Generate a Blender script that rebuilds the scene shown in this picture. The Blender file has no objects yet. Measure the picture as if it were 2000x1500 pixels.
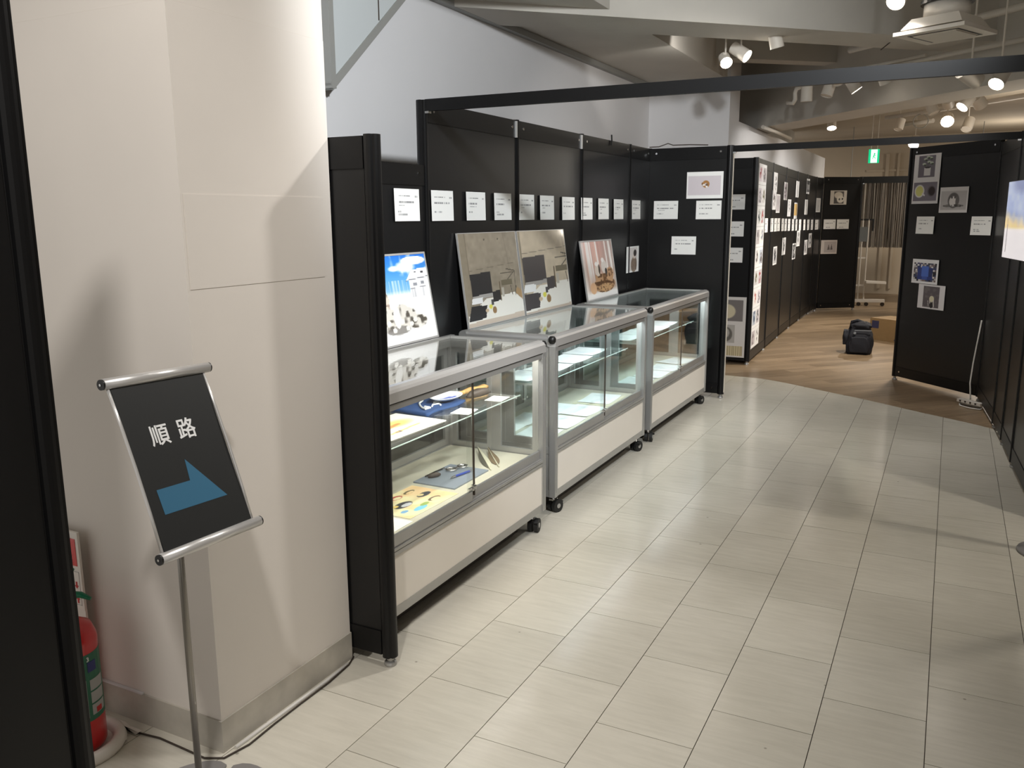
import bpy, math, random
import numpy as np
from mathutils import Vector, Matrix
random.seed(7)
rng = np.random.default_rng(7)
PI = math.pi
SC = bpy.context.scene
COL = SC.collection

# ------------------------------------------------------------------ camera, world, exposure, lights
cam_d = bpy.data.cameras.new('camera')
cam = bpy.data.objects.new('camera', cam_d)
COL.objects.link(cam)
SC.camera = cam
cam_d.sensor_width = 36.0
cam_d.lens = 36.0 * 1664.99 / 2000.0
cam_d.clip_start = 0.05
cam_d.clip_end = 100
_p, _y, _r = math.radians(11.1384), math.radians(27.0379), math.radians(-0.3233)
_fw = Vector((-math.sin(_y) * math.cos(_p), math.cos(_y) * math.cos(_p), -math.sin(_p)))
_rt = Vector((math.cos(_y), math.sin(_y), 0))
_up = _rt.cross(_fw)
_rt2 = math.cos(_r) * _rt + math.sin(_r) * _up
_up2 = -math.sin(_r) * _rt + math.cos(_r) * _up
_m = Matrix((_rt2, _up2, -_fw)).transposed().to_4x4()
_m.translation = Vector((0, 0, 1.5))
cam.matrix_world = _m

SC.view_settings.view_transform = 'Standard'
SC.view_settings.look = 'None'
SC.view_settings.gamma = 1.0
SC.view_settings.exposure = 0.42
SC.view_settings.use_curve_mapping = False
SC.cycles.transparent_max_bounces = 32
SC.cycles.max_bounces = 8
SC.cycles.caustics_reflective = False
SC.cycles.caustics_refractive = False

world = bpy.data.worlds.new('world')
SC.world = world
world.use_nodes = True
world.node_tree.nodes['Background'].inputs[0].default_value = (1.0, 0.96, 0.91, 1)
world.node_tree.nodes['Background'].inputs[1].default_value = 0.42

WARM = (1.0, 0.92, 0.80)
NEUT = (1.0, 0.965, 0.92)
COOL = (0.93, 0.97, 1.0)

def spot(loc, target, watt, color=WARM, deg=80, blend=0.6, rad=0.05):
    d = bpy.data.lights.new('spot_lamp', 'SPOT')
    d.energy = watt; d.color = color; d.spot_size = math.radians(deg); d.spot_blend = blend
    d.shadow_soft_size = rad
    o = bpy.data.objects.new('spot_lamp', d)
    COL.objects.link(o)
    o.location = loc
    o.rotation_euler = (Vector(target) - Vector(loc)).to_track_quat('-Z', 'Y').to_euler()
    return o

def fill_point(loc, watt, color=WARM, rad=0.06):  # bare point light without a fixture, used only as added fill
    d = bpy.data.lights.new('fill_light', 'POINT')
    d.energy = watt; d.color = color; d.shadow_soft_size = rad
    o = bpy.data.objects.new('fill_light', d)
    COL.objects.link(o)
    o.location = loc
    return o

# ceiling spots of the room, with unseen fill lamps added among them (the housings in view are built further down)
spot((-0.75, 3.62, 2.95), (-1.75, 2.0, 0.3), 84, NEUT, 84, 0.8, 0.07)       # over the aisle, towards the column
spot((-0.55, 0.15, 2.9), (-1.95, 1.5, 0.9), 105, NEUT, 75, 0.7, 0.06)        # over the entrance, on the sign
spot((-0.95, 2.1, 2.95), (-1.15, 2.55, 0.0), 48, NEUT, 75, 0.8, 0.10)       # down on the floor by the cases
spot((0.25, 1.6, 2.95), (-2.6, 4.8, 1.95), 390, COOL, 80, 0.7, 0.10)         # unseen cool wash to brighten the white wall and captions
spot((-0.36, 5.40, 2.60), (-0.7, 4.9, 0.0), 45, NEUT, 85, 0.8, 0.10)       # lamp beside the air diffuser
spot((-1.72, 6.78, 2.66), (-2.12, 7.15, 2.80), 7, NEUT, 70, 0.5, 0.03)        # bright lamp behind the beam
spot((-0.55, 4.5, 2.6), (-2.05, 6.7, 1.35), 75, NEUT, 70, 0.7, 0.06)        # unseen lamp added to whiten the end panel and far captions
spot((1.2, 4.2, 2.9), (0.45, 4.7, 0.8), 50, WARM, 80, 0.7, 0.06)            # by the screen
spot((0.2, 9.6, 2.5), (-1.85, 9.9, 1.25), 92, NEUT, 75, 0.6, 0.05)         # on the far row
spot((0.0, 11.4, 2.5), (-1.87, 12.2, 1.2), 95, NEUT, 75, 0.6, 0.05)
spot((-0.30, 9.15, 2.38), (-0.8, 9.7, 0.0), 150, WARM, 110, 0.7, 0.06)  # unseen wide spot, added so the rear floor bounces light upward
spot((-0.9, 13.0, 2.5), (-1.0, 12.0, 0.0), 150, WARM, 90, 0.7, 0.06)  # another added spot over the rear aisle, no fixture
spot((1.0, 15.1, 2.6), (-1.0, 15.9, 1.0), 150, WARM, 90, 0.7, 0.08)  # unseen lamp, placed in front of the string curtain to lighten it
spot((-0.1, 6.6, 2.5), (-0.6, 7.2, 0.0), 60, NEUT, 105, 0.8, 0.10)  # wide spot added over the middle aisle for floor bounce
fill_point((0.9, 8.6, 1.9), 16, WARM, 0.15)  # from here on: added fill that lifts rear ceiling and walls
fill_point((0.5, 11.9, 2.1), 20, WARM, 0.15)
fill_point((0.8, 15.9, 2.2), 22, WARM, 0.15)

# ------------------------------------------------------------------ colours and materials
def s2l(c):
    c = np.asarray(c, float) / 255.0
    return np.where(c <= 0.04045, c / 12.92, ((c + 0.055) / 1.055) ** 2.4)

def L3(r, g, b):
    return tuple(float(x) for x in s2l((r, g, b))) + (1.0,)

MATS = {}

def mat(name, color, rough=0.5, metal=0.0, spec=0.5, emit=None, estr=0.0, noise=None, bump=None, coat=0.0):
    """procedural Principled material; noise=(scale, amount) varies the colour, bump=(scale, strength) the relief"""
    m = bpy.data.materials.new(name)
    m.use_nodes = True
    nt = m.node_tree
    b = nt.nodes['Principled BSDF']
    b.inputs['Base Color'].default_value = color
    b.inputs['Roughness'].default_value = rough
    b.inputs['Metallic'].default_value = metal
    b.inputs['Specular IOR Level'].default_value = spec
    b.inputs['Coat Weight'].default_value = coat
    if emit:
        b.inputs['Emission Color'].default_value = emit
        b.inputs['Emission Strength'].default_value = estr
    if noise or bump:
        geo = nt.nodes.new('ShaderNodeNewGeometry')
    if noise:
        n = nt.nodes.new('ShaderNodeTexNoise')
        n.inputs['Scale'].default_value = noise[0]
        n.inputs['Detail'].default_value = 6
        nt.links.new(geo.outputs['Position'], n.inputs['Vector'])
        rmp = nt.nodes.new('ShaderNodeValToRGB')
        a = noise[1]
        rmp.color_ramp.elements[0].position = 0.35
        rmp.color_ramp.elements[1].position = 0.65
        rmp.color_ramp.elements[0].color = tuple(c * (1 - a) for c in color[:3]) + (1,)
        rmp.color_ramp.elements[1].color = tuple(min(1, c * (1 + a * 0.4)) for c in color[:3]) + (1,)
        nt.links.new(n.outputs['Fac'], rmp.inputs['Fac'])
        nt.links.new(rmp.outputs['Color'], b.inputs['Base Color'])
    if bump:
        n2 = nt.nodes.new('ShaderNodeTexNoise')
        n2.inputs['Scale'].default_value = bump[0]
        n2.inputs['Detail'].default_value = 4
        nt.links.new(geo.outputs['Position'], n2.inputs['Vector'])
        bp = nt.nodes.new('ShaderNodeBump')
        bp.inputs['Strength'].default_value = bump[1]
        bp.inputs['Distance'].default_value = 0.004
        nt.links.new(n2.outputs['Fac'], bp.inputs['Height'])
        nt.links.new(bp.outputs['Normal'], b.inputs['Normal'])
    MATS[name] = m
    return m

def glass_mat(name, tint, rough=0.0):
    m = bpy.data.materials.new(name)
    m.use_nodes = True
    nt = m.node_tree
    nt.nodes.remove(nt.nodes['Principled BSDF'])
    out = nt.nodes['Material Output']
    tr = nt.nodes.new('ShaderNodeBsdfTransparent'); tr.inputs[0].default_value = tint
    gl = nt.nodes.new('ShaderNodeBsdfGlossy'); gl.inputs['Roughness'].default_value = rough
    gl.inputs[0].default_value = (1, 1, 1, 1)
    lw = nt.nodes.new('ShaderNodeLayerWeight'); lw.inputs[0].default_value = 0.5
    pw = nt.nodes.new('ShaderNodeMath'); pw.operation = 'POWER'; pw.inputs[1].default_value = 4.6
    nt.links.new(lw.outputs['Facing'], pw.inputs[0])
    fr = nt.nodes.new('ShaderNodeMath'); fr.operation = 'MULTIPLY_ADD'; fr.inputs[1].default_value = 0.93; fr.inputs[2].default_value = 0.04
    nt.links.new(pw.outputs[0], fr.inputs[0])
    mx = nt.nodes.new('ShaderNodeMixShader')
    nt.links.new(fr.outputs[0], mx.inputs[0]); nt.links.new(tr.outputs[0], mx.inputs[1]); nt.links.new(gl.outputs[0], mx.inputs[2])
    nt.links.new(mx.outputs[0], out.inputs['Surface'])
    MATS[name] = m
    return m

def print_mat(name, rough, coat=0.0, estr=0.0):
    m = bpy.data.materials.new(name)
    m.use_nodes = True
    nt = m.node_tree
    b = nt.nodes['Principled BSDF']
    at = nt.nodes.new('ShaderNodeAttribute'); at.attribute_name = 'Col'
    nt.links.new(at.outputs['Color'], b.inputs['Base Color'])
    b.inputs['Roughness'].default_value = rough
    b.inputs['Coat Weight'].default_value = coat
    b.inputs['Coat Roughness'].default_value = 0.05
    if estr:
        nt.links.new(at.outputs['Color'], b.inputs['Emission Color'])
        b.inputs['Emission Strength'].default_value = estr
    MATS[name] = m
    return m

mat('black_board', L3(23, 23, 24), 0.33, spec=0.4, bump=(90, 0.03))
mat('black_metal', L3(15, 15, 16), 0.4, spec=0.3)
mat('black_plastic', L3(18, 18, 18), 0.4)
mat('rubber', L3(24, 24, 24), 0.6)
mat('aluminium', L3(178, 177, 175), 0.4, 0.6, noise=(3, 0.05))
mat('aluminium_light', L3(218, 216, 214), 0.32, 0.55)
mat('chrome', L3(220, 220, 220), 0.12, 1.0)
mat('case_white', L3(234, 227, 217), 0.5, noise=(2, 0.03))
mat('case_deck', L3(206, 202, 184), 0.5)
mat('wall_paint', L3(228, 221, 213), 0.75, noise=(1.6, 0.04), bump=(35, 0.05))
mat('wall_white', L3(222, 221, 222), 0.8, noise=(1.2, 0.03))
mat('wall_tan', L3(188, 174, 154), 0.85, noise=(1.5, 0.05))
mat('ceiling_paint', L3(194, 189, 180), 0.85, noise=(2.5, 0.05), bump=(25, 0.06))
mat('ceiling_tan', L3(190, 178, 160), 0.85, noise=(2.0, 0.06))
mat('baseboard', L3(194, 188, 177), 0.6, noise=(7, 0.2))
mat('bulkhead_panel', L3(196, 201, 202), 0.45)
mat('grey_trim', L3(146, 146, 142), 0.5)
mat('fixture_white', L3(222, 214, 202), 0.5)
mat('pipe_white', L3(208, 201, 190), 0.6)
mat('lamp_lens', (1, 0.93, 0.82, 1), 0.4, emit=(1, 0.93, 0.82, 1), estr=18)
mat('tube_glow', (1, 1, 1, 1), 0.4, emit=(0.95, 0.98, 1.0, 1), estr=7)
mat('tube_glow_warm', (1, 1, 1, 1), 0.4, emit=(1.0, 0.97, 0.88, 1), estr=7)
mat('paper', L3(240, 240, 238), 0.7)
mat('red_paint', L3(206, 28, 30), 0.3, coat=0.5)
mat('green_plastic', L3(10, 112, 78), 0.35)
mat('green_label', L3(32, 104, 76), 0.4)
mat('label_grey', L3(170, 170, 168), 0.5)
mat('label_yellow', L3(232, 180, 40), 0.5)
mat('label_blue', L3(36, 44, 110), 0.5)
mat('label_red', L3(190, 40, 40), 0.5)
mat('white_plastic', L3(228, 222, 214), 0.45)
mat('sign_black', L3(36, 37, 37), 0.5)
mat('sign_blue', L3(58, 108, 138), 0.45)
mat('sign_white', L3(238, 238, 238), 0.5)
mat('stand_grey', L3(138, 135, 134), 0.4, 0.2)
mat('steel_pole', L3(150, 146, 140), 0.35, 0.7)
mat('carton', L3(140, 114, 78), 0.8, noise=(12, 0.08))
mat('carton_print', L3(52, 52, 84), 0.7)
mat('bag_cloth', L3(13, 15, 26), 0.75, bump=(120, 0.25))
mat('bag_grey', L3(120, 124, 130), 0.5)
mat('denim', L3(34, 66, 116), 0.85, bump=(300, 0.2))
mat('stitch_white', L3(226, 228, 226), 0.7)
mat('porcelain', L3(240, 241, 242), 0.15, coat=0.4)
mat('plate_blue', L3(90, 108, 190), 0.3)
mat('driftwood', L3(206, 164, 104), 0.6, noise=(40, 0.25))
mat('dark_stone', L3(78, 68, 62), 0.5, noise=(30, 0.3))
mat('slate', L3(136, 146, 158), 0.5)
mat('pen_blue', L3(44, 76, 178), 0.3)
mat('feather_white', L3(216, 212, 188), 0.8)
mat('feather_dark', L3(84, 82, 70), 0.8)
mat('feather_brown', L3(118, 100, 74), 0.8)
mat('exit_green', L3(0, 196, 130), 0.5, emit=L3(0, 214, 144), estr=0.6)
mat('exit_white', L3(230, 255, 240), 0.5, emit=L3(236, 255, 246), estr=0.75)
mat('string_dark', L3(96, 90, 84), 0.9)
mat('string_mid', L3(140, 132, 124), 0.9)
mat('string_light', L3(176, 170, 160), 0.9)
mat('cable_white', L3(222, 218, 212), 0.5)
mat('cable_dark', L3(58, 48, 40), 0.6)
mat('glass_edge', L3(206, 226, 220), 0.3)
mat('shade_dark', L3(52, 46, 40), 0.7)
mat('cream_edge', L3(226, 218, 204), 0.6)
mat('papers_grey', L3(150, 156, 158), 0.7)
glass_mat('glass_clear', (0.975, 0.985, 0.975, 1))
glass_mat('glass_green', (0.945, 0.985, 0.98, 1))
print_mat('print', 0.6)
print_mat('print_gloss', 0.35, 0.35)
print_mat('print_screen', 0.4, 0.3, 0.5)

def tile_material():
    m = bpy.data.materials.new('vinyl_tile')
    m.use_nodes = True
    nt = m.node_tree
    b = nt.nodes['Principled BSDF']
    geo = nt.nodes.new('ShaderNodeNewGeometry')
    info = nt.nodes.new('ShaderNodeObjectInfo')
    mp = nt.nodes.new('ShaderNodeMapping'); mp.inputs['Scale'].default_value = (1.6, 14, 1)
    nt.links.new(geo.outputs['Position'], mp.inputs['Vector'])
    n1 = nt.nodes.new('ShaderNodeTexNoise'); n1.inputs['Scale'].default_value = 3.2; n1.inputs['Detail'].default_value = 8; n1.inputs['Roughness'].default_value = 0.65
    nt.links.new(mp.outputs[0], n1.inputs['Vector'])
    n2 = nt.nodes.new('ShaderNodeTexNoise'); n2.inputs['Scale'].default_value = 1.3; n2.inputs['Detail'].default_value = 5
    nt.links.new(geo.outputs['Position'], n2.inputs['Vector'])
    r1 = nt.nodes.new('ShaderNodeValToRGB')
    r1.color_ramp.elements[0].position = 0.3; r1.color_ramp.elements[0].color = L3(206, 201, 188)
    r1.color_ramp.elements[1].position = 0.62; r1.color_ramp.elements[1].color = L3(217, 212, 199)
    nt.links.new(n1.outputs['Fac'], r1.inputs['Fac'])
    r2 = nt.nodes.new('ShaderNodeValToRGB')
    r2.color_ramp.elements[0].position = 0.3; r2.color_ramp.elements[0].color = (0.87, 0.865, 0.85, 1)
    r2.color_ramp.elements[1].position = 0.6; r2.color_ramp.elements[1].color = (1, 1, 1, 1)
    nt.links.new(n2.outputs['Fac'], r2.inputs['Fac'])
    mul = nt.nodes.new('ShaderNodeMix'); mul.data_type = 'RGBA'; mul.blend_type = 'MULTIPLY'; mul.inputs[0].default_value = 1.0
    nt.links.new(r1.outputs[0], mul.inputs[6]); nt.links.new(r2.outputs[0], mul.inputs[7])
    rr = nt.nodes.new('ShaderNodeMapRange'); rr.inputs[3].default_value = 0.95; rr.inputs[4].default_value = 1.02
    nt.links.new(info.outputs['Random'], rr.inputs[0])
    mul2 = nt.nodes.new('ShaderNodeMix'); mul2.data_type = 'RGBA'; mul2.blend_type = 'MULTIPLY'; mul2.inputs[0].default_value = 1.0
    nt.links.new(mul.outputs[2], mul2.inputs[6]); nt.links.new(rr.outputs[0], mul2.inputs[7])
    # scuffs: small dark specks
    n3 = nt.nodes.new('ShaderNodeTexVoronoi'); n3.inputs['Scale'].default_value = 5.5
    nt.links.new(geo.outputs['Position'], n3.inputs['Vector'])
    r3 = nt.nodes.new('ShaderNodeValToRGB')
    r3.color_ramp.elements[0].position = 0.02; r3.color_ramp.elements[0].color = (0.45, 0.43, 0.4, 1)
    r3.color_ramp.elements[1].position = 0.035; r3.color_ramp.elements[1].color = (1, 1, 1, 1)
    nt.links.new(n3.outputs['Distance'], r3.inputs['Fac'])
    mul3 = nt.nodes.new('ShaderNodeMix'); mul3.data_type = 'RGBA'; mul3.blend_type = 'MULTIPLY'; mul3.inputs[0].default_value = 0.8
    nt.links.new(mul2.outputs[2], mul3.inputs[6]); nt.links.new(r3.outputs[0], mul3.inputs[7])
    nt.links.new(mul3.outputs[2], b.inputs['Base Color'])
    rg = nt.nodes.new('ShaderNodeMapRange'); rg.inputs[3].default_value = 0.15; rg.inputs[4].default_value = 0.24
    nt.links.new(n2.outputs['Fac'], rg.inputs[0])
    nt.links.new(rg.outputs[0], b.inputs['Roughness'])
    bp = nt.nodes.new('ShaderNodeBump'); bp.inputs['Strength'].default_value = 0.025; bp.inputs['Distance'].default_value = 0.004
    nt.links.new(n1.outputs['Fac'], bp.inputs['Height']); nt.links.new(bp.outputs[0], b.inputs['Normal'])
    MATS['vinyl_tile'] = m

def wood_material():
    m = bpy.data.materials.new('wood_floor')
    m.use_nodes = True
    nt = m.node_tree
    b = nt.nodes['Principled BSDF']
    geo = nt.nodes.new('ShaderNodeNewGeometry')
    mp = nt.nodes.new('ShaderNodeMapping'); mp.inputs['Rotation'].default_value = (0, 0, math.radians(-45))
    nt.links.new(geo.outputs['Position'], mp.inputs['Vector'])
    br = nt.nodes.new('ShaderNodeTexBrick')
    br.inputs['Scale'].default_value = 1.0
    br.inputs['Brick Width'].default_value = 1.1
    br.inputs['Row Height'].default_value = 0.15
    br.inputs['Mortar Size'].default_value = 0.0015
    br.inputs['Color1'].default_value = L3(164, 142, 116)
    br.inputs['Color2'].default_value = L3(136, 116, 92)
    br.inputs['Mortar'].default_value = L3(96, 76, 56)
    br.offset = 0.37
    nt.links.new(mp.outputs[0], br.inputs['Vector'])
    mp2 = nt.nodes.new('ShaderNodeMapping'); mp2.inputs['Scale'].default_value = (1.2, 22, 1)
    nt.links.new(mp.outputs[0], mp2.inputs['Vector'])
    n = nt.nodes.new('ShaderNodeTexNoise'); n.inputs['Scale'].default_value = 2.0; n.inputs['Detail'].default_value = 7
    nt.links.new(mp2.outputs[0], n.inputs['Vector'])
    r = nt.nodes.new('ShaderNodeValToRGB')
    r.color_ramp.elements[0].position = 0.3; r.color_ramp.elements[0].color = (0.62, 0.6, 0.58, 1)
    r.color_ramp.elements[1].position = 0.65; r.color_ramp.elements[1].color = (1.05, 1.04, 1.02, 1)
    nt.links.new(n.outputs['Fac'], r.inputs['Fac'])
    mul = nt.nodes.new('ShaderNodeMix'); mul.data_type = 'RGBA'; mul.blend_type = 'MULTIPLY'; mul.inputs[0].default_value = 1.0
    nt.links.new(br.outputs['Color'], mul.inputs[6]); nt.links.new(r.outputs[0], mul.inputs[7])
    nt.links.new(mul.outputs[2], b.inputs['Base Color'])
    b.inputs['Roughness'].default_value = 0.32
    MATS['wood_floor'] = m

tile_material()
wood_material()
mat('floor_joint', L3(92, 84, 74), 0.8)

# ------------------------------------------------------------------ mesh helpers
class MB:
    def __init__(self):
        self.v = []; self.f = []; self.mi = []; self.cur = 0
    def add(self, vs, fs):
        o = len(self.v)
        self.v += [tuple(p) for p in vs]
        for f in fs:
            self.f.append(tuple(i + o for i in f)); self.mi.append(self.cur)
        return self
    def box(self, x0, x1, y0, y1, z0, z1):
        vs = [(x0, y0, z0), (x1, y0, z0), (x1, y1, z0), (x0, y1, z0), (x0, y0, z1), (x1, y0, z1), (x1, y1, z1), (x0, y1, z1)]
        return self.add(vs, [(0, 3, 2, 1), (4, 5, 6, 7), (0, 1, 5, 4), (1, 2, 6, 5), (2, 3, 7, 6), (3, 0, 4, 7)])
    def obox(self, c, ax, ay, az):
        """box centred on c with half-extent vectors"""
        c, ax, ay, az = map(Vector, (c, ax, ay, az))
        vs = [c + sx * ax + sy * ay + sz * az for sz in (-1, 1) for sx, sy in ((-1, -1), (1, -1), (1, 1), (-1, 1))]
        return self.add(vs, [(0, 3, 2, 1), (4, 5, 6, 7), (0, 1, 5, 4), (1, 2, 6, 5), (2, 3, 7, 6), (3, 0, 4, 7)])
    def extrude(self, poly, d):
        """poly: list of 3-D points (planar), extruded by vector d"""
        n = len(poly); d = Vector(d)
        vs = [Vector(p) for p in poly] + [Vector(p) + d for p in poly]
        fs = [tuple(range(n))[::-1], tuple(range(n, 2 * n))] + [(i, (i + 1) % n, n + (i + 1) % n, n + i) for i in range(n)]
        return self.add(vs, fs)
    def cyl(self, p0, p1, r0, r1=None, n=16, caps=True):
        p0, p1 = Vector(p0), Vector(p1)
        r1 = r0 if r1 is None else r1
        d = (p1 - p0).normalized()
        a = d.orthogonal().normalized(); b = d.cross(a)
        vs = [p0 + r0 * (math.cos(2 * PI * i / n) * a + math.sin(2 * PI * i / n) * b) for i in range(n)]
        vs += [p1 + r1 * (math.cos(2 * PI * i / n) * a + math.sin(2 * PI * i / n) * b) for i in range(n)]
        fs = [(i, (i + 1) % n, n + (i + 1) % n, n + i) for i in range(n)]
        if caps: fs += [tuple(range(n))[::-1], tuple(range(n, 2 * n))]
        return self.add(vs, fs)
    def tube(self, pts, r, n=8):
        pts = [Vector(p) for p in pts]
        vs = []; prev = None
        for i, p in enumerate(pts):
            d = (pts[min(i + 1, len(pts) - 1)] - pts[max(i - 1, 0)]).normalized()
            if prev is None: a = d.orthogonal().normalized()
            else:
                a = (prev - d * prev.dot(d)).normalized()
            prev = a; b = d.cross(a)
            rr = r[i] if isinstance(r, (list, tuple)) else r
            vs += [p + rr * (math.cos(2 * PI * k / n) * a + math.sin(2 * PI * k / n) * b) for k in range(n)]
        fs = []
        for i in range(len(pts) - 1):
            for k in range(n):
                fs.append((i * n + k, i * n + (k + 1) % n, (i + 1) * n + (k + 1) % n, (i + 1) * n + k))
        fs += [tuple(range(n))[::-1], tuple(range((len(pts) - 1) * n, len(pts) * n))]
        return self.add(vs, fs)
    def lathe(self, prof, c=(0, 0, 0), n=24, sx=1.0, sy=1.0):
        c = Vector(c); vs = []
        for r, z in prof:
            vs += [c + Vector((sx * r * math.cos(2 * PI * k / n), sy * r * math.sin(2 * PI * k / n), z)) for k in range(n)]
        fs = []
        for i in range(len(prof) - 1):
            for k in range(n):
                fs.append((i * n + k, i * n + (k + 1) % n, (i + 1) * n + (k + 1) % n, (i + 1) * n + k))
        fs += [tuple(range(n))[::-1], tuple(range((len(prof) - 1) * n, len(prof) * n))]
        return self.add(vs, fs)
    def build(self, name, m, parent=None, loc=(0, 0, 0), smooth=False):
        me = bpy.data.meshes.new(name)
        me.from_pydata(self.v, [], self.f)
        for mm in (m if isinstance(m, (list, tuple)) else [m]):
            me.materials.append(MATS[mm])
        if isinstance(m, (list, tuple)):
            me.polygons.foreach_set('material_index', self.mi)
        if smooth:
            me.polygons.foreach_set('use_smooth', [len(p.vertices) == 4 for p in me.polygons])
        me.update()
        o = bpy.data.objects.new(name, me)
        COL.objects.link(o)
        o.location = loc
        if parent: o.parent = parent
        return o

def tag(o, label=None, cat=None, group=None, kind=None):
    if label: o['label'] = label
    if cat: o['category'] = cat
    if group: o['group'] = group
    if kind: o['kind'] = kind
    return o

def thing(name, label, cat, loc=(0, 0, 0), rz=0.0, group=None):
    o = bpy.data.objects.new(name, None)
    o.empty_display_size = 0.1
    COL.objects.link(o)
    o.location = loc; o.rotation_euler = (0, 0, rz)
    return tag(o, label, cat, group)

def structure(mb, name, m, label=None, parent=None):
    o = mb.build(name, m, parent)
    if not parent: o['kind'] = 'structure'
    if label: o['label'] = label
    return o

def text_mesh(name, body, size, bold, m, parent, mw):
    """raised lettering as a mesh; mw maps the text's own plane (x right, y up, z out) to the parent's space"""
    c = bpy.data.curves.new(name, 'FONT')
    c.body = body; c.size = size; c.offset = bold * size; c.extrude = 0.0004
    c.align_x = 'CENTER'; c.align_y = 'CENTER'
    t = bpy.data.objects.new(name, c)
    COL.objects.link(t)
    dg = bpy.context.evaluated_depsgraph_get()
    me = bpy.data.meshes.new_from_object(t.evaluated_get(dg))
    COL.objects.unlink(t); bpy.data.objects.remove(t); bpy.data.curves.remove(c)
    me.name = name
    me.materials.clear(); me.materials.append(MATS[m])
    me.transform(mw)
    o = bpy.data.objects.new(name, me)
    COL.objects.link(o)
    if parent: o.parent = parent
    return o

# ------------------------------------------------------------------ the room: floor
# white vinyl tiles (each one a part), bounded by an arc; wood-look boards beyond
ARC = [(-2.7, 8.02), (-2.25, 8.06), (-1.822, 8.045), (-1.415, 7.985), (-0.922, 7.69), (-0.486, 7.41), (-0.1, 7.125), (0.245, 6.885), (0.372, 6.775), (0.8, 6.42), (1.6, 5.7), (3.2, 4.1)]
def arc_y(x):
    n = len(ARC)
    if x <= ARC[0][0]: return ARC[0][1]
    if x >= ARC[-1][0]: return ARC[-1][1]
    for i in range(n - 1):
        if ARC[i][0] <= x <= ARC[i + 1][0]: break
    (x0, y0), (x1, y1) = ARC[i], ARC[i + 1]
    def slope(k):
        a, b = ARC[max(0, k - 1)], ARC[min(n - 1, k + 1)]
        return (b[1] - a[1]) / (b[0] - a[0])
    h = x1 - x0; t = (x - x0) / h
    m0, m1 = slope(i) * h, slope(i + 1) * h
    return (2 * t ** 3 - 3 * t * t + 1) * y0 + (t ** 3 - 2 * t * t + t) * m0 + (-2 * t ** 3 + 3 * t * t) * y1 + (t ** 3 - t * t) * m1

fl = MB().box(-3.6, 6.2, -3.0, 18.6, -0.12, -0.006)
floor = structure(fl, 'floor', 'floor_joint')
TW, TL = 0.2959, 0.4466
def tile_mesh(name, poly):
    mb = MB().extrude([(x, y, -0.006) for x, y in poly], (0, 0, 0.006))
    me = bpy.data.meshes.new(name); me.from_pydata(mb.v, [], mb.f); me.materials.append(MATS['vinyl_tile']); me.update()
    return me
G = 0.0013
full_tile = tile_mesh('tile', [(G, G), (TW - G, G), (TW - G, TL - G), (G, TL - G)])
for k in range(-7, 4):
    x0 = -0.5405 + TW * k
    off = 2.408 if k % 2 == 0 else 2.632
    n0 = int(math.floor((0.4 - off) / TL))
    for j in range(n0, 16):
        y0 = off + TL * j
        if y0 + TL < 0.6: continue
        yl, yr = arc_y(x0 + G), arc_y(x0 + TW - G)
        if y0 > max(yl, yr): continue
        if y0 + TL < min(yl, yr) - 0.01:
            me = full_tile
        else:
            xs = np.linspace(G, TW - G, 22)
            top = [(float(x), min(TL - G, arc_y(x0 + float(x)) - y0)) for x in xs]
            keep = [(x, y) for x, y in top if y > G + 0.004]
            if len(keep) < 2: continue
            poly = [(keep[0][0], G), (keep[-1][0], G)] + keep[::-1]
            me = tile_mesh('tile', poly)
        o = bpy.data.objects.new('tile', me); COL.objects.link(o)
        o.location = (x0, y0, 0); o.parent = floor
# plain continuation of the tiled floor outside the picture
ext = MB()
ext.box(-3.6, -2.612, -3.0, 8.0, -0.006, 0.0)
ext.box(-2.6, 0.64, -3.0, 0.38, -0.006, 0.0)
ext.box(0.645, 3.2, -3.0, 4.1, -0.006, 0.0)
ext.box(3.2, 6.2, -3.0, 4.1, -0.006, 0.0)
ext.extrude([(0.645, 4.1, -0.006), (3.2, 4.1, -0.006), (1.6, 5.7, -0.006), (0.8, 6.42, -0.006), (0.645, 6.55, -0.006)], (0, 0, 0.006))
structure(ext, 'tile_border', 'vinyl_tile', parent=floor)
# wood-look boards: one slab per board row, laid diagonally
wd = [(float(x), arc_y(float(x)) + 0.001) for x in np.linspace(-2.7, 1.6, 90)] + [(3.2, 4.1)] + [(6.2, 4.1), (6.2, 18.6), (-3.6, 18.6), (-3.6, 8.02)]
mbw = MB()
n = len(wd)
mbw.add([(x, y, 0.0) for x, y in wd] + [(x, y, -0.006) for x, y in wd], [tuple(range(n))] + [(i, n + i, n + (i + 1) % n, (i + 1) % n) for i in range(n)])
wf = mbw.build('wood_flooring', 'wood_floor', floor)
wf['label'] = 'brown wood-look flooring beyond the curved edge'

# ------------------------------------------------------------------ the room: walls
CZ = 3.35
PX, PY0, PY1 = -1.737, 1.575, 2.165
pil = MB().box(-3.6, PX, PY0, PY1, 0, 2.02).box(-3.6, PX - 0.001, PY0 + 0.001, PY1, 2.0205, CZ)
structure(pil, 'wall_pillar', 'wall_paint', 'off-white pillar wall with a corner behind the route sign')
bb = MB().box(PX, PX + 0.006, PY0 - 0.006, PY1, 0, 0.098)
structure(bb, 'baseboard_right', 'baseboard')
bb = MB().box(-3.6, PX, PY0 - 0.006, PY0, 0, 0.098)
structure(bb, 'baseboard_left', 'baseboard')
structure(MB().box(-3.6, -2.05, PY0 - 0.009, PY0 - 0.001, 0.0985, 0.1035), 'trim_1', 'wall_white')
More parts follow.
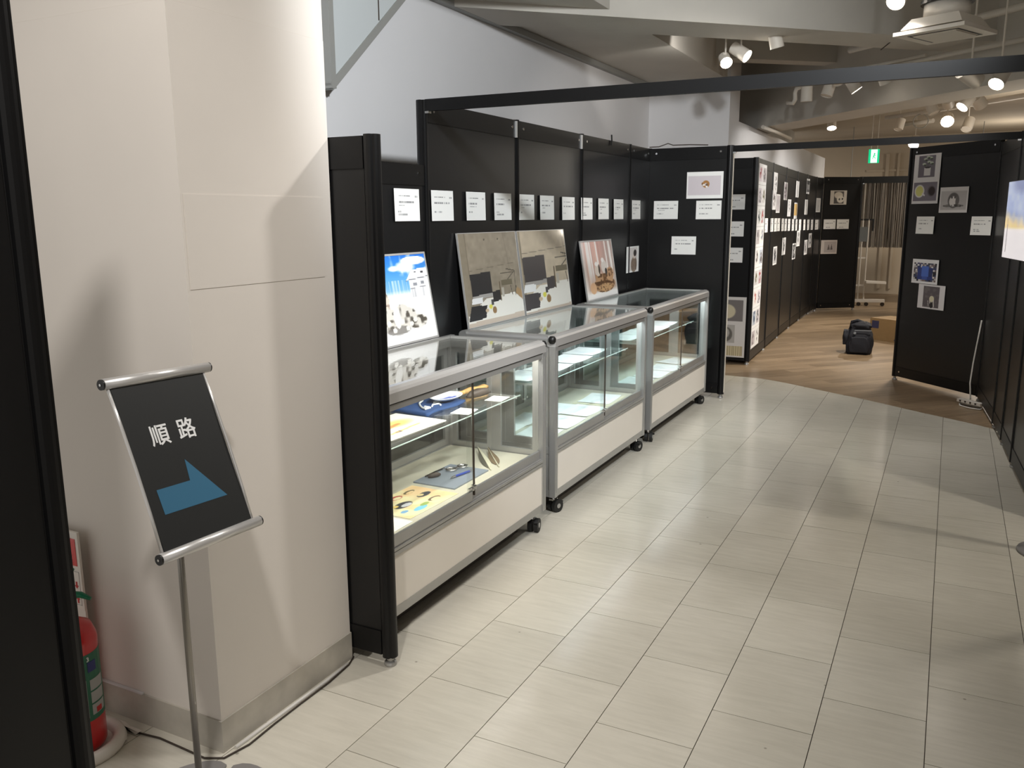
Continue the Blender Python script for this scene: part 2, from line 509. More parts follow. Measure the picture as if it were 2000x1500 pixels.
# faint repair board on the pillar, a hair proud of it
structure(MB().box(PX, PX + 0.0012, 1.585, 2.12, 1.318, 1.56), 'trim_2', 'wall_paint')
WX = -2.88
structure(MB().box(WX - 0.1, WX, PY1, 8.77, 0, CZ), 'wall_left', 'wall_white')
structure(MB().box(WX - 0.1, -2.055, 8.77, 9.2, 0, CZ), 'wall_cross', 'wall_white')
structure(MB().box(-2.3, -2.07, 9.2, 16.0, 0, 2.45), 'wall_far_left', 'wall_white')
structure(MB().box(-2.9, -2.6, 9.2, 16.0, 2.0, 3.34), 'wall_recess', 'ceiling_paint')
structure(MB().box(-3.6, 6.2, 17.85, 18.0, 0, CZ), 'wall_back', 'wall_tan')
for i, (a, b) in enumerate(((-1.22, -1.16), (-1.02, -0.98))):
    structure(MB().box(a, b, 17.80, 17.85, 0.1, 2.6), 'trim_%d' % (3 + i), 'wall_tan')
structure(MB().box(-1.55, -0.2, 17.82, 17.85, 2.28, 2.32), 'trim_5', 'wall_tan')
structure(MB().box(6.2, 6.3, -3.0, 18.0, 0, CZ), 'wall_right', 'wall_paint')

# ------------------------------------------------------------------ the room: ceiling, bulkhead and diagonal beams
structure(MB().box(-3.7, 6.3, -3.0, 10.5, CZ, CZ + 0.1), 'ceiling', 'ceiling_paint')
structure(MB().box(-3.7, 6.3, 10.5, 18.0, 2.92, 3.02), 'ceiling_rear', 'ceiling_tan')
structure(MB().box(WX, -2.09, PY1, 8.77, 2.804, CZ - 0.002), 'trim_6', 'ceiling_paint', 'lowered ceiling strip along the white wall')
structure(MB().box(WX, WX + 0.048, PY1, 8.76, 2.76, 2.802), 'trim_7', 'grey_trim', 'grey rail where the white wall meets the ceiling')
def beam(name, p0, p1, w, z0, z1, side, m='ceiling_paint', label=None):
    """a ceiling beam whose near lower edge runs p0 to p1, going back by w on the given side"""
    p0, p1 = Vector((*p0, z0)), Vector((*p1, z0))
    d = (p1 - p0).normalized()
    nrm = Vector((-d.y, d.x, 0)) * side
    return structure(MB().extrude([p0, p1, p1 + nrm * w, p0 + nrm * w], (0, 0, z1 - z0)), name, m, label)
beam('trim_8', (-2.878, 4.76), (1.48, 8.90), 0.435, 2.761, CZ - 0.003, 1, label='white ceiling beam crossing from the wall to the right')
beam('trim_9', (-2.59, 10.74), (2.0, 5.60), 0.45, 2.454, CZ - 0.002, 1, label='deep grey beam sloping diagonally across the ceiling')
beam('trim_10', (-2.3, 8.1), (1.1, 11.0), 0.20, 2.93, CZ - 0.004, 1)

# stair cladding high on the white wall at the left
st = thing('wall_cladding', 'pale grey cladding with sloping lower edge high on white wall', 'cladding', (WX, 3.33, 2.09))
st.scale = (1, 1.06, 1.06); st.location = (WX, 3.53, 2.126)
def yz(y, z): return (0, y - 3.33, z - 2.09)
mb = MB().extrude([yz(3.335, 2.11), yz(3.335, CZ - 0.01), yz(4.45, CZ - 0.01), yz(4.40, 3.0)], (0.085, 0, 0)); mb.build('panel', 'bulkhead_panel', st)
mb = MB().obox(yz(3.335 + 0.55, 2.10 + 0.46), (0.092, 0, 0), (0, 0.555, 0.463), (0, -0.012, 0.014)); mb.build('edge_strip', 'grey_trim', st)
mb = MB().box(0, 0.094, -0.004, 0.03, 0.0, CZ - 2.10); mb.build('corner_strip', 'grey_trim', st)
mb = MB().box(0.083, 0.0865, 0.395, 0.403, 0.37, CZ - 2.10); mb.build('joint', 'cable_dark', st)

# ------------------------------------------------------------------ black exhibition panels
PROTO = {}
def fluted(mb, cx, cy, z0, z1, r=0.027, n=24):
    """a round aluminium post with four grooves"""
    poly = []
    for k in range(n):
        a = 2 * PI * (k + 0.5) / n
        rr = r * (0.82 if k % 6 in (2,) else 1.0)
        poly.append((cx + rr * math.cos(a), cy + rr * math.sin(a), z0))
    mb.extrude(poly, (0, 0, z1 - z0))
    return mb

def panel(label, p0, p1, h, post0=True, post1=False, bolts=True, h0=None, h1=None, group=None):
    """an exhibition panel from post centre p0 to post centre p1; its front is the right-hand side of p0 to p1"""
    p0, p1 = Vector((*p0, 0)), Vector((*p1, 0))
    d = p1 - p0; Ln = d.length
    t = thing('exhibition_partition', label, 'partition', p0, math.atan2(d.y, d.x), group)
    a, b = 0.022, Ln - 0.022
    MB().box(a, b, -0.016, 0.016, 0.13, h - 0.1).build('board', 'black_board', t)
    MB().box(a, b, -0.02, 0.02, h - 0.1, h - 0.004).box(a, b, -0.0165, 0.0165, h - 0.104, h - 0.1).build('top_rail', 'black_metal', t)
    MB().box(a, b, -0.02, 0.02, 0.04, 0.126).box(a, b, -0.0165, 0.0165, 0.126, 0.13).build('bottom_rail', 'black_metal', t)
    for flag, x, hh in ((post0, 0.0, h0 or h), (post1, Ln, h1 or h)):
        if not flag: continue
        po = fluted(MB(), x, 0, 0.034, hh).build('post', 'black_metal', t)
        MB().lathe([(0.012, 0.018), (0.012, 0.036)], (x, 0, 0), 12).lathe([(0.02, 0.0), (0.022, 0.006), (0.02, 0.014), (0.012, 0.018)], (x, 0, 0), 16).build('foot', 'aluminium', po)
    if bolts:
        for x, z in ((a + 0.05, h - 0.045), (b - 0.05, h - 0.045), (a + 0.05, 0.085), (b - 0.05, 0.085)):
            MB().cyl((x, -0.0235, z), (x, -0.019, z), 0.008, n=10).build('bolt', 'chrome', t)
    return t

RX = -2.29
H2, H1 = 2.04, 1.745
Y0, Y1p, Y2p, Y3p, Y4p = 3.562, 4.538, 5.514, 6.490, 6.997
panel('short black side panel standing against the pillar, nearest post of the row', (RX, 2.19), (-1.589, 2.19), H1, True, True, bolts=False)
panel('low black panel behind the first glass case, under a single caption', (RX, 2.19), (RX, Y0), H1, False, False)
panel('tall black panel behind the two concrete room photographs, three captions on it', (RX, Y0), (RX, Y1p), H2)
panel('tall black panel behind the second glass case, second of the tall row', (RX, Y1p), (RX, Y2p), H2)
panel('tall black panel behind the brown vehicle picture, third of the tall row', (RX, Y2p), (RX, Y3p), H2)
panel('narrow black panel in the corner beyond the third glass case', (RX, Y3p), (RX, Y4p), H2)
pe = panel('black end panel facing the aisle with a bagel picture and three captions', (RX, Y4p), (-1.618, Y4p), H2, True, True)
MB().box(0.672 + 0.0262, 0.672 + 0.0295, -0.012, 0.012, 0.05, 2.0).build('edge_strip', 'cream_edge', pe)
for y in (Y1p, Y2p):
    pass
panel('black panel in the left foreground cut off by the picture edge', (-1.312, -0.45), (-1.312, 0.859), 2.1, False, True)
panel('black angled panel at right with six pinned sheets', (-0.367, 8.497), (0.304, 7.783), H2 + 0.03, True, False)
RR = [(0.304, 7.783), (0.383, 6.813), (0.415, 6.321), (0.442, 5.762), (0.495, 4.79)]
for i, lab in enumerate(('black side panel with the white power strip at its foot', 'narrow black side panel at the curved floor edge',
                         'narrow black side panel standing on the white tiles behind the screen', 'black side panel at the right picture edge, nearest of its row')):
    panel(lab, RR[i], RR[i + 1], H2, True, i == 3, bolts=False)
FR = [(-1.765, 8.729), (-1.804, 9.756), (-1.843, 10.827), (-1.872, 11.837), (-1.886, 12.778), (-1.888, 13.712), (-1.85, 14.14)]
flab = ['far row black panel carrying a tall strip of prints, nearest of the far row', 'far row black panel behind three overlapping prints, second of the far row',
        'far row black panel third from the nearest, two prints above captions', 'far row black panel with the orange print, fourth of the far row',
        'far row black panel with a dark gradient print, fifth of the far row', 'far row narrow black panel in the back corner, last of the far row']
for i, lab in enumerate(flab):
    panel(lab, FR[i], FR[i + 1], H2 + 0.01, True, i == 5, bolts=False)
panel('narrow black end panel of the far row facing the aisle with a tall poster', (-2.13, 8.729), (-1.765, 8.729), H2 + 0.01, False, False, bolts=False)
panel('black back panel beside the string curtain with two pictures', (-1.84, 14.2), (-1.33, 14.6), H2 + 0.03, False, True)

# silver clips that join the tall panels
def clip(y, i, lab):
    o = MB().box(-0.01, 0.012, -0.006, 0.006, -0.045, 0.045).build('panel_clip', 'aluminium_light', None, (RX + 0.018, y - 0.028, 1.985))
    tag(o, lab, 'clip')
clip(Y1p, 0, 'silver joining clip at the top between first and second tall panels')
clip(Y2p, 1, 'silver joining clip at the top between second and third tall panels')

# overhead rails that span the aisle
def rail(label, p0, p1, z0, z1):
    p0, p1 = Vector((*p0, 0)), Vector((*p1, 0)); d = p1 - p0
    t = thing('overhead_rail', label, 'rail', (p0.x, p0.y, z0), math.atan2(d.y, d.x))
    MB().box(0.024, d.length - 0.024, -0.011, 0.011, 0, z1 - z0).build('bar', 'black_metal', t)
    for xa in (0.022, d.length - 0.045):
        MB().box(xa, xa + 0.023, -0.012, 0.012, -0.01, 0).build('bracket', 'chrome', t)
    return t
b1 = rail('long black rail spanning the aisle overhead in front', (RX, Y0), (0.62, 3.62), 1.988, 2.042)
p = fluted(MB(), math.hypot(2.91, 0.058), 0, 0.034 - 1.988, 2.042 - 1.988).build('post', 'black_metal', b1)
MB().lathe([(0.02, 0.0), (0.022, 0.006), (0.02, 0.014), (0.012, 0.036)], (math.hypot(2.91, 0.058), 0, -1.988), 16).build('foot', 'aluminium', p)
rail('second black rail overhead, farther back above the wood floor', (-1.618, Y4p), (0.383, 6.813), 1.988, 2.036)
rail('black header rail above the string curtain at the back', (-1.33, 14.6), (0.75, 14.95), 1.97, 2.07)

# thin wires over the panels by the inner corner
tag(MB().tube([(-2.26, 6.92, 2.045), (-2.20, 6.98, 2.05), (-2.13, 7.0, 2.075), (-2.09, 7.005, 2.06), (-1.95, 7.0, 2.058), (-1.8, 7.0, 2.05)], 0.004, 6).build('wire', 'cable_dark'), 'thin grey wire lying over the top of the corner panels', 'wire')
tag(MB().tube([(-2.262, 6.04, 2.0), (-2.262, 6.05, 2.03), (-2.27, 6.065, 2.075)], 0.006, 6).build('cable_tie', 'black_plastic'), 'small black cable tie sticking up on third tall panel', 'tie')

# ------------------------------------------------------------------ glass showcases on castors
def case_top_profile(sgn):
    return [(0.0, 0.872), (0.0, 0.908), (-0.006, 0.918), (-0.02, 0.9255), (-0.042, 0.9255), (-0.042, 0.872)]

def showcase(label, xf, xb, y0, y1, glass, glow, dz=0.0, watt=18, color=COOL):
    W, Ln = xf - xb, y1 - y0
    t = thing('glass_showcase', label, 'showcase', (xf, y0, 0))
    A = 'aluminium'
    HT = 0.872 + dz
    # corner posts
    for x in (0, -W + 0.034):
        for y in (0, Ln - 0.034):
            mb = MB().box(x - 0.034, x, y, y + 0.034, 0.094, HT)
            mb.box(x - 0.0365, x + 0.0022, y + 0.012, y + 0.022, 0.12, HT - 0.02)
            mb.build('corner_post', A, t)
    # top rails
    pr = [(x, 0.0, z + dz) for x, z in case_top_profile(1)]
    MB().extrude(pr, (0, Ln, 0)).build('top_rail', 'aluminium_light', t)
    MB().extrude([(-W - x, 0, z) for x, _, z in pr], (0, Ln, 0)).build('top_rail', A, t)
    for y in (0, Ln):
        s = 1 if y == 0 else -1
        MB().extrude([(-0.043, y - s * x, z) for x, _, z in pr], (-W + 0.086, 0, 0)).build('top_rail', A, t)
    # lower frame of the lid
    MB().box(-0.03, -0.002, 0.034, Ln - 0.034, 0.868 + dz, 0.8715 + dz).build('lid_gasket', 'black_plastic', t)
    for y in (0.0, Ln):
        MB().lathe([(0.0, -0.02), (0.012, -0.018), (0.019, -0.008), (0.019, 0.008), (0.012, 0.018), (0.0, 0.02)], (-0.018, y, 0.905 + dz), 14).build('corner_cap', 'black_plastic', t, smooth=True)
    MB().box(-W + 0.04, -0.04, 0.04, Ln - 0.04, 0.914 + dz, 0.9195 + dz).build('glass_top', glass, t)
    # body
    MB().box(-0.03, -0.004, 0.034, Ln - 0.034, 0.094, 0.130).build('bottom_rail', A, t)
    MB().box(-W + 0.004, -W + 0.03, 0.034, Ln - 0.034, 0.094, 0.130).build('bottom_rail', A, t)
    for y in (0.004, Ln - 0.03):
        MB().box(-W + 0.034, -0.034, y, y + 0.026, 0.094, 0.130).box(-W + 0.034, -0.034, y, y + 0.026, 0.322, 0.358).build('side_rail', A, t)
    for x in (-0.012, -W + 0.006):
        MB().box(x, x + 0.006, 0.034, Ln - 0.034, 0.130, 0.322).build('base_panel', 'case_white', t)
    for y in (0.008, Ln - 0.014):
        MB().box(-W + 0.034, -0.034, y, y + 0.006, 0.130, 0.322).build('base_panel', A, t)
    mb = MB().box(-0.03, -0.002, 0.034, Ln - 0.034, 0.322, 0.337).box(-0.03, -0.006, 0.034, Ln - 0.034, 0.337, 0.3405)
    mb.box(-0.03, 0.0, 0.034, Ln - 0.034, 0.3405, 0.3515).box(-0.03, -0.006, 0.034, Ln - 0.034, 0.3515, 0.357)
    mb.build('door_track', A, t)
    MB().box(-W + 0.004, -W + 0.03, 0.034, Ln - 0.034, 0.322, 0.37).build('door_track', A, t)
    MB().box(-W + 0.03, -0.03, 0.034, Ln - 0.034, 0.345, 0.368).build('deck', 'case_deck', t)
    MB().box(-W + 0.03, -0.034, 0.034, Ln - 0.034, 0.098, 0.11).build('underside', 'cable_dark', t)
    MB().box(-0.03, -0.004, 0.034, Ln - 0.034, 0.872 + dz - 0.026, 0.868 + dz).build('door_head', A, t)
    # sliding front doors: two panes, overlapping at the middle
    mid = Ln / 2 - 0.015
    for i, (a, b, x) in enumerate(((0.036, mid + 0.02, -0.0095), (mid - 0.015, Ln - 0.036, -0.0215))):
        g = MB().box(x - 0.005, x, a, b, 0.392, HT - 0.004).build('front_door', glass, t)
        a2, b2 = (a, mid - 0.008) if i == 0 else (mid + 0.012, b)
        MB().box(x - 0.008, x + 0.006, a2, b2, 0.3575, 0.396).build('door_rail', A, g)
        if i == 0:
            MB().box(x - 0.006, x + 0.0015, b - 0.004, b + 0.001, 0.372, HT - 0.01).build('door_edge', 'cable_dark', g)
            MB().cyl((x + 0.016, mid + 0.004, 0.41), (x - 0.004, mid + 0.004, 0.41), 0.009, n=12).box(x - 0.002, x + 0.006, mid - 0.035, mid + 0.03, 0.404, 0.413).box(x - 0.001, x + 0.006, mid - 0.008, mid + 0.012, 0.396, 0.422).build('lock', 'chrome', g)
    # back doors: framed panes
    bm = Ln / 2
    for i, (a, b, x) in enumerate(((0.036, bm + 0.02, -W + 0.022), (bm - 0.02, Ln - 0.036, -W + 0.010))):
        g = MB().box(x, x + 0.004, a + 0.03, b - 0.03, 0.40, HT - 0.034).build('back_door', glass, t)
        fr = MB().box(x - 0.005, x + 0.009, a, a + 0.034, 0.371, HT - 0.004).box(x - 0.005, x + 0.009, b - 0.034, b, 0.371, HT - 0.004)
        fr.box(x - 0.005, x + 0.009, a + 0.034, b - 0.034, 0.371, 0.404).box(x - 0.005, x + 0.009, a + 0.034, b - 0.034, HT - 0.04, HT - 0.004)
        fr.build('door_frame', A, g)
        MB().cyl((x + 0.01, (b - 0.05) if i == 0 else (a + 0.05), 0.43), (x + 0.022, (b - 0.05) if i == 0 else (a + 0.05), 0.43), 0.008, n=10).build('lock', 'chrome', g)
    # side windows: two panes and a middle stile
    for y in (0.010, Ln - 0.026):
        c = -W / 2
        for a, b in ((-W + 0.034, c - 0.012), (c + 0.012, -0.034)):
            g = MB().box(a + 0.022, b - 0.022, y + 0.006, y + 0.010, 0.39, HT - 0.024).build('side_pane', glass, t)
            fr = MB().box(a, a + 0.026, y, y + 0.016, 0.358, HT).box(b - 0.026, b, y, y + 0.016, 0.358, HT)
            fr.box(a + 0.026, b - 0.026, y, y + 0.016, 0.358, 0.394).box(a + 0.026, b - 0.026, y, y + 0.016, HT - 0.03, HT)
            fr.build('pane_frame', A, g)
        MB().box(c - 0.012, c + 0.012, y + 0.002, y + 0.014, 0.358, HT).build('middle_stile', A, t)
    # shelf
    sh = MB().box(-W + 0.075, -0.10, 0.045, Ln - 0.075, 0.667, 0.672).build('shelf', glass, t)
    MB().box(-0.10, -0.0985, 0.045, Ln - 0.075, 0.6672, 0.6718).build('polished_edge', 'glass_edge', sh)
    MB().box(-W + 0.07, -0.085, 0.12, Ln - 0.14, 0.012, 0.094).build('shade_block', 'shade_dark', t)  # added dark box, stands in for the shade under the case
    for y in (0.2, Ln - 0.25):
        MB().cyl((-0.118, y, 0.655), (-0.118, y, 0.667), 0.008, n=10).build('shelf_pin', 'aluminium_light', t)
    for y in (0.055, Ln - 0.10):
        MB().box(-W + 0.036, -0.11, y, y + 0.012, 0.655, 0.667).build('shelf_support', 'aluminium_light', t)
    # light tube under the front rail
    MB().cyl((-0.034, 0.05, 0.864 + dz), (-0.034, Ln - 0.05, 0.864 + dz), 0.006, n=10).build('light_tube', glow, t)
    la = bpy.data.lights.new('case_light', 'AREA'); la.shape = 'RECTANGLE'; la.size = 0.02; la.size_y = Ln - 0.12
    la.energy = watt; la.color = color
    lo = bpy.data.objects.new('case_light', la); COL.objects.link(lo); lo.parent = t
    lo.location = (-0.036, Ln / 2, 0.855 + dz); lo.rotation_euler = (0, math.radians(28), 0)
    # castors
    for x in (-0.02, -W + 0.05):
        for y in (0.07, Ln - 0.07):
            c = MB().cyl((x - 0.02, y, 0.066), (x - 0.02, y, 0.095), 0.011, n=12).box(x - 0.036, x - 0.004, y - 0.018, y + 0.018, 0.058, 0.067).build('castor', 'chrome', t)
            sgn = 1 if y < 0.1 else -1
            a = math.radians(random.choice((-18, 10, 24, -6)))
            ca, sa = math.cos(a), math.sin(a)
            for k in (-1, 1):
                wc = Vector((x - 0.01 + k * 0.0155 * ca, y + k * 0.0155 * sa, 0.034))
                e = Vector((ca, sa, 0)) * 0.010
                MB().cyl(wc - e, wc + e, 0.034, n=20).build('wheel', 'rubber', c)
            wc = Vector((x - 0.01 + 0.026 * ca, y + 0.026 * sa, 0.034)); e = Vector((ca, sa, 0))
            MB().cyl(wc - e * 0.002, wc + e * 0.0015, 0.0125, n=14).build('hub', 'aluminium', c)
            MB().box(x + 0.004, x + 0.022, y + sgn * 0.024 - 0.006, y + sgn * 0.024 + 0.006, 0.045, 0.053).build('brake', 'black_plastic', c)
    return t

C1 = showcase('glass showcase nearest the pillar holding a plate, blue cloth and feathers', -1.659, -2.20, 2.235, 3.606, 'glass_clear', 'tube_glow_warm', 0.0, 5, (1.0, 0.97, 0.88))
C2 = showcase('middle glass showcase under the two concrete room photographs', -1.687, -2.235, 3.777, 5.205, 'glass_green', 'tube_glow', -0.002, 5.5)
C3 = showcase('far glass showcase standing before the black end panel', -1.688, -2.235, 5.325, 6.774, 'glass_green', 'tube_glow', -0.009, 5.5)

# ------------------------------------------------------------------ printed sheets
def img_grid(fn, nx, ny):
    u = (np.arange(nx) + 0.5) / nx; v = (np.arange(ny) + 0.5) / ny
    U, V = np.meshgrid(u, v)
    a = np.clip(fn(U, V), 0, 255)
    return s2l(a)                                        # ny, nx, 3 linear

def sheet_mesh(name, w, h, fn, nx, ny, th=0.0012, m='print', curl=0.0):
    """a sheet in the x-z plane, front towards -y, the print held as face-corner colours on a fine grid"""
    img = img_grid(fn, nx, ny)
    xs = np.linspace(0, w, nx + 1); zs = np.linspace(0, h, ny + 1)
    X, Z = np.meshgrid(xs, zs)
    Yc = -curl * ((2 * X / w - 1) ** 2) * (0.3 + 0.7 * (1 - Z / h))
    nv = (nx + 1) * (ny + 1)
    front = np.stack([X, Yc - th, Z], -1).reshape(-1, 3)
    idx = np.arange(nv).reshape(ny + 1, nx + 1)
    q = np.stack([idx[:-1, :-1], idx[:-1, 1:], idx[1:, 1:], idx[1:, :-1]], -1).reshape(-1, 4)
    verts = front.tolist(); faces = q.tolist()
    cols = np.repeat(img.reshape(-1, 3), 4, axis=0)
    # rim and back
    rim = list(idx[0, :]) + list(idx[1:, -1]) + list(idx[-1, :-1][::-1]) + list(idx[1:-1, 0][::-1])
    b0 = len(verts)
    verts += [(verts[i][0], verts[i][1] + th, verts[i][2]) for i in rim]
    nr = len(rim)
    for k in range(nr):
        faces.append((int(rim[k]), b0 + k, b0 + (k + 1) % nr, int(rim[(k + 1) % nr])))
    extra = 4 * nr
    me = bpy.data.meshes.new(name)
    me.from_pydata(verts, [], faces)
    at = me.color_attributes.new('Col', 'FLOAT_COLOR', 'CORNER')
    edge = np.tile(s2l((232, 232, 230)), (extra, 1))
    allc = np.concatenate([cols, edge])
    rgba = np.concatenate([allc, np.ones((len(allc), 1))], 1).astype(np.float32)
    at.data.foreach_set('color', rgba.ravel())
    me.materials.append(MATS[m]); me.update()
    return me

def hang(name, me, label, cat, origin, d, group=None, parent=None):
    """hang a sheet: lower-left corner at origin, running along the 2-D direction d"""
    o = bpy.data.objects.new(name, me); COL.objects.link(o)
    o.location = origin
    o.rotation_euler = (0, 0, math.atan2(d[1], d[0]))
    tag(o, label, cat, group)
    if parent: o.parent = parent
    return o

def lay(bg, *layers):
    """compose print layers on a background: each layer is (mask in 0..1, colour)"""
    out = bg
    for mk, c in layers:
        mk = np.clip(mk, 0, 1)[..., None]
        out = out * (1 - mk) + np.asarray(c, float) * mk
    return out
def flat(U, c): return np.ones(U.shape + (3,)) * np.asarray(c, float)
def rect(U, V, x0, x1, y0, y1): return ((U > x0) & (U < x1) & (V > y0) & (V < y1)).astype(float)
def ell(U, V, cx, cy, rx, ry, soft=0.15):
    d = np.sqrt(((U - cx) / rx) ** 2 + ((V - cy) / ry) ** 2)
    return np.clip((1 - d) / soft + 0.5, 0, 1)
def line(U, V, x0, y0, x1, y1, w):
    dx, dy = x1 - x0, y1 - y0; l2 = dx * dx + dy * dy
    t = np.clip(((U - x0) * dx + (V - y0) * dy) / l2, 0, 1)
    d = np.hypot(U - x0 - t * dx, V - y0 - t * dy)
    return np.clip((w - d) / (w * 0.4), 0, 1)
def nz(U, V, sx, sy, seed):
    r = np.random.default_rng(seed)
    g = r.random((sy + 2, sx + 2))
    x, y = U * sx, V * sy
    i, j = np.floor(x).astype(int), np.floor(y).astype(int)
    fx, fy = x - i, y - j
    i, j = np.clip(i, 0, sx), np.clip(j, 0, sy)
    fx, fy = fx * fx * (3 - 2 * fx), fy * fy * (3 - 2 * fy)
    return (g[j, i] * (1 - fx) + g[j, i + 1] * fx) * (1 - fy) + (g[j + 1, i] * (1 - fx) + g[j + 1, i + 1] * fx) * fy
def poly_mask(U, V, pts):
    ins = np.zeros(U.shape, bool); n = len(pts)
    for i in range(n):
        x0, y0 = pts[i]; x1, y1 = pts[(i + 1) % n]
        c = ((y0 > V) != (y1 > V)) & (U < (x1 - x0) * (V - y0) / (y1 - y0 + 1e-12) + x0)
        ins ^= c
    return ins.astype(float)

def caption_fn(seed, lines=None):
    r = np.random.default_rng(seed)
    ls = [(0.78, 0.14, 0.36, 175), (0.78, 0.38, 0.62, 135), (0.77, 0.82, 0.94, 165)]
    ls += [(0.59, 0.14, 0.5 + 0.35 * r.random(), 150)]
    if r.random() > 0.5: ls.append((0.49, 0.18, 0.34 + 0.25 * r.random(), 175))
    ls += [(0.29, 0.12, 0.24 + 0.3 * r.random(), 175)]
    if r.random() > 0.7: ls.append((0.20, 0.16, 0.4 + 0.2 * r.random(), 165))
    def fn(U, V):
        out = flat(U, (243, 243, 241))
        gaps = nz(U, V, 34, 3, seed + 50)
        for y, a, b, g in ls:
            m = rect(U, V, a, b, y - 0.022, y + 0.022) * np.clip((gaps - 0.22) * 4, 0, 1)
            out = lay(out, (m, (g, g, g + 2)))
        return out
    return fn

def caption(label, origin, d, seed, w=0.205, h=0.147, group='caption sheets'):
    me = sheet_mesh('caption_sheet', w, h, caption_fn(seed), 46, 34, 0.0012, 'print', 0.004)
    return hang('caption_sheet', me, label, 'caption', origin, d, group)

# captions above the showcases
FX = RX + 0.0225
cap_lab = ['white caption sheet on the low panel above the snowy blue sky picture',
 'white caption sheet first to the right of the tall front post', 'white caption sheet above the upper left corner of the first concrete room photograph',
 'white caption sheet above the right end of the first concrete room photograph', 'white caption sheet above the left of the second concrete room photograph',
 'white caption sheet above the middle of the second concrete room photograph', 'white caption sheet above the gap left of the brown vehicle picture',
 'white caption sheet above the brown vehicle picture at its left', 'white caption sheet above the right of the brown vehicle picture',
 'white caption sheet last on the third tall panel, left of a post', 'white caption sheet on the narrow corner panel above a portrait print']
for i, (u0, u1, z0, z1) in enumerate([(3.276,3.481,1.480,1.625),(3.589,3.794,1.479,1.625),(3.927,4.132,1.479,1.623),(4.235,4.441,1.479,1.622),(4.539,4.736,1.478,1.621),
      (4.830,5.036,1.477,1.621),(5.166,5.377,1.474,1.619),(5.487,5.681,1.474,1.618),(5.808,6.010,1.474,1.619),(6.123,6.335,1.473,1.618),(6.529,6.742,1.471,1.614)]):
    caption(cap_lab[i], (FX, u0, z0), (0, 1), 100 + i)

def portrait_fn(U, V):
    b = lay(flat(U, (244, 244, 243)), (rect(U, V, 0.16, 0.84, 0.08, 0.94), (222, 216, 214)), (ell(U, V, 0.6, 0.30, 0.24, 0.30), (150, 132, 118)),
            (ell(U, V, 0.62, 0.66, 0.10, 0.14), (226, 212, 202)), (ell(U, V, 0.68, 0.74, 0.12, 0.13), (60, 54, 52)), (rect(U, V, 0.74, 0.8, 0.08, 0.5), (90, 74, 62)))
    return lay(b, (nz(U, V, 22, 30, 3) * rect(U, V, 0.4, 0.8, 0.1, 0.5) * 0.5, (100, 80, 64)))
hang('portrait_print', sheet_mesh('portrait_print', 0.297, 0.205, portrait_fn, 40, 40), 'white print of a dark haired figure low on the narrow corner panel', 'print', (FX, 6.43, 1.053), (0, 1))

# the end panel
EY = Y4p - 0.0225
def bagel_fn(U, V):
    o = lay(flat(U, (246, 246, 245)), (rect(U, V, 0.035, 0.94, 0.13, 0.85), (214, 206, 212)))
    ring = ell(U, V, 0.53, 0.54, 0.10, 0.135) * (1 - ell(U, V, 0.53, 0.52, 0.045, 0.06))
    o = lay(o, (ring, (172, 122, 66)), (ell(U, V, 0.555, 0.51, 0.035, 0.05), (120, 92, 72)))
    return lay(o, (ell(U, V, 0.47, 0.51, 0.032, 0.035), (250, 248, 244)), (ell(U, V, 0.555, 0.44, 0.03, 0.035), (250, 248, 244)), (ell(U, V, 0.43, 0.55, 0.018, 0.05), (126, 90, 56)))
hang('bagel_print', sheet_mesh('bagel_print', 0.295, 0.21, bagel_fn, 110, 78), 'white print of a small half bagel on pale mauve', 'print', (RX + 0.334, EY, 1.631), (1, 0))
caption('white caption sheet on the end panel, left of the pair under the bagel print', (RX + 0.063, EY, 1.469), (1, 0), 201)
caption('white caption sheet on the end panel directly below the bagel print', (RX + 0.418, EY, 1.467), (1, 0), 202)
caption('white caption sheet alone on the end panel just above the far showcase', (RX + 0.222, EY, 1.182), (1, 0), 203)

# pictures leaning on the black panels, standing on the showcases
def lean(name, label, y0, y1, zb, h, xb, xt, fn, nx, ny, frame='aluminium_light', fw=0.006, th=0.007, m='print_gloss'):
    """foot line at xb, top at xt; h is measured along the sloping board"""
    w = y1 - y0
    ang = math.asin((xb - xt) / h)
    t = thing(name, label, 'picture', (xb, y0, zb), PI / 2)
    t.rotation_euler = (ang * 1.0, 0, PI / 2)
    t.rotation_mode = 'XYZ'
    # local x runs along the row, local z up the board, front towards local -y (the aisle)
    t.matrix_world = Matrix.Translation((xb, y0, zb)) @ Matrix.Rotation(-ang, 4, 'Y') @ Matrix.Rotation(PI / 2, 4, 'Z')
    me = sheet_mesh('print', w - 2 * fw, h - 2 * fw, fn, nx, ny, 0.0012, m)
    o = bpy.data.objects.new('print', me); COL.objects.link(o); o.parent = t; o.location = (fw, 0, fw)
    MB().box(fw, w - fw, 0.0005, th, fw, h - fw).build('backing', 'cream_edge', t)
    mb = MB().box(0, fw, -0.003, th, 0, h).box(w - fw, w, -0.003, th, 0, h).box(fw, w - fw, -0.003, th, 0, fw).box(fw, w - fw, -0.003, th, h - fw, h)
    mb.build('frame', frame, t)
    return t

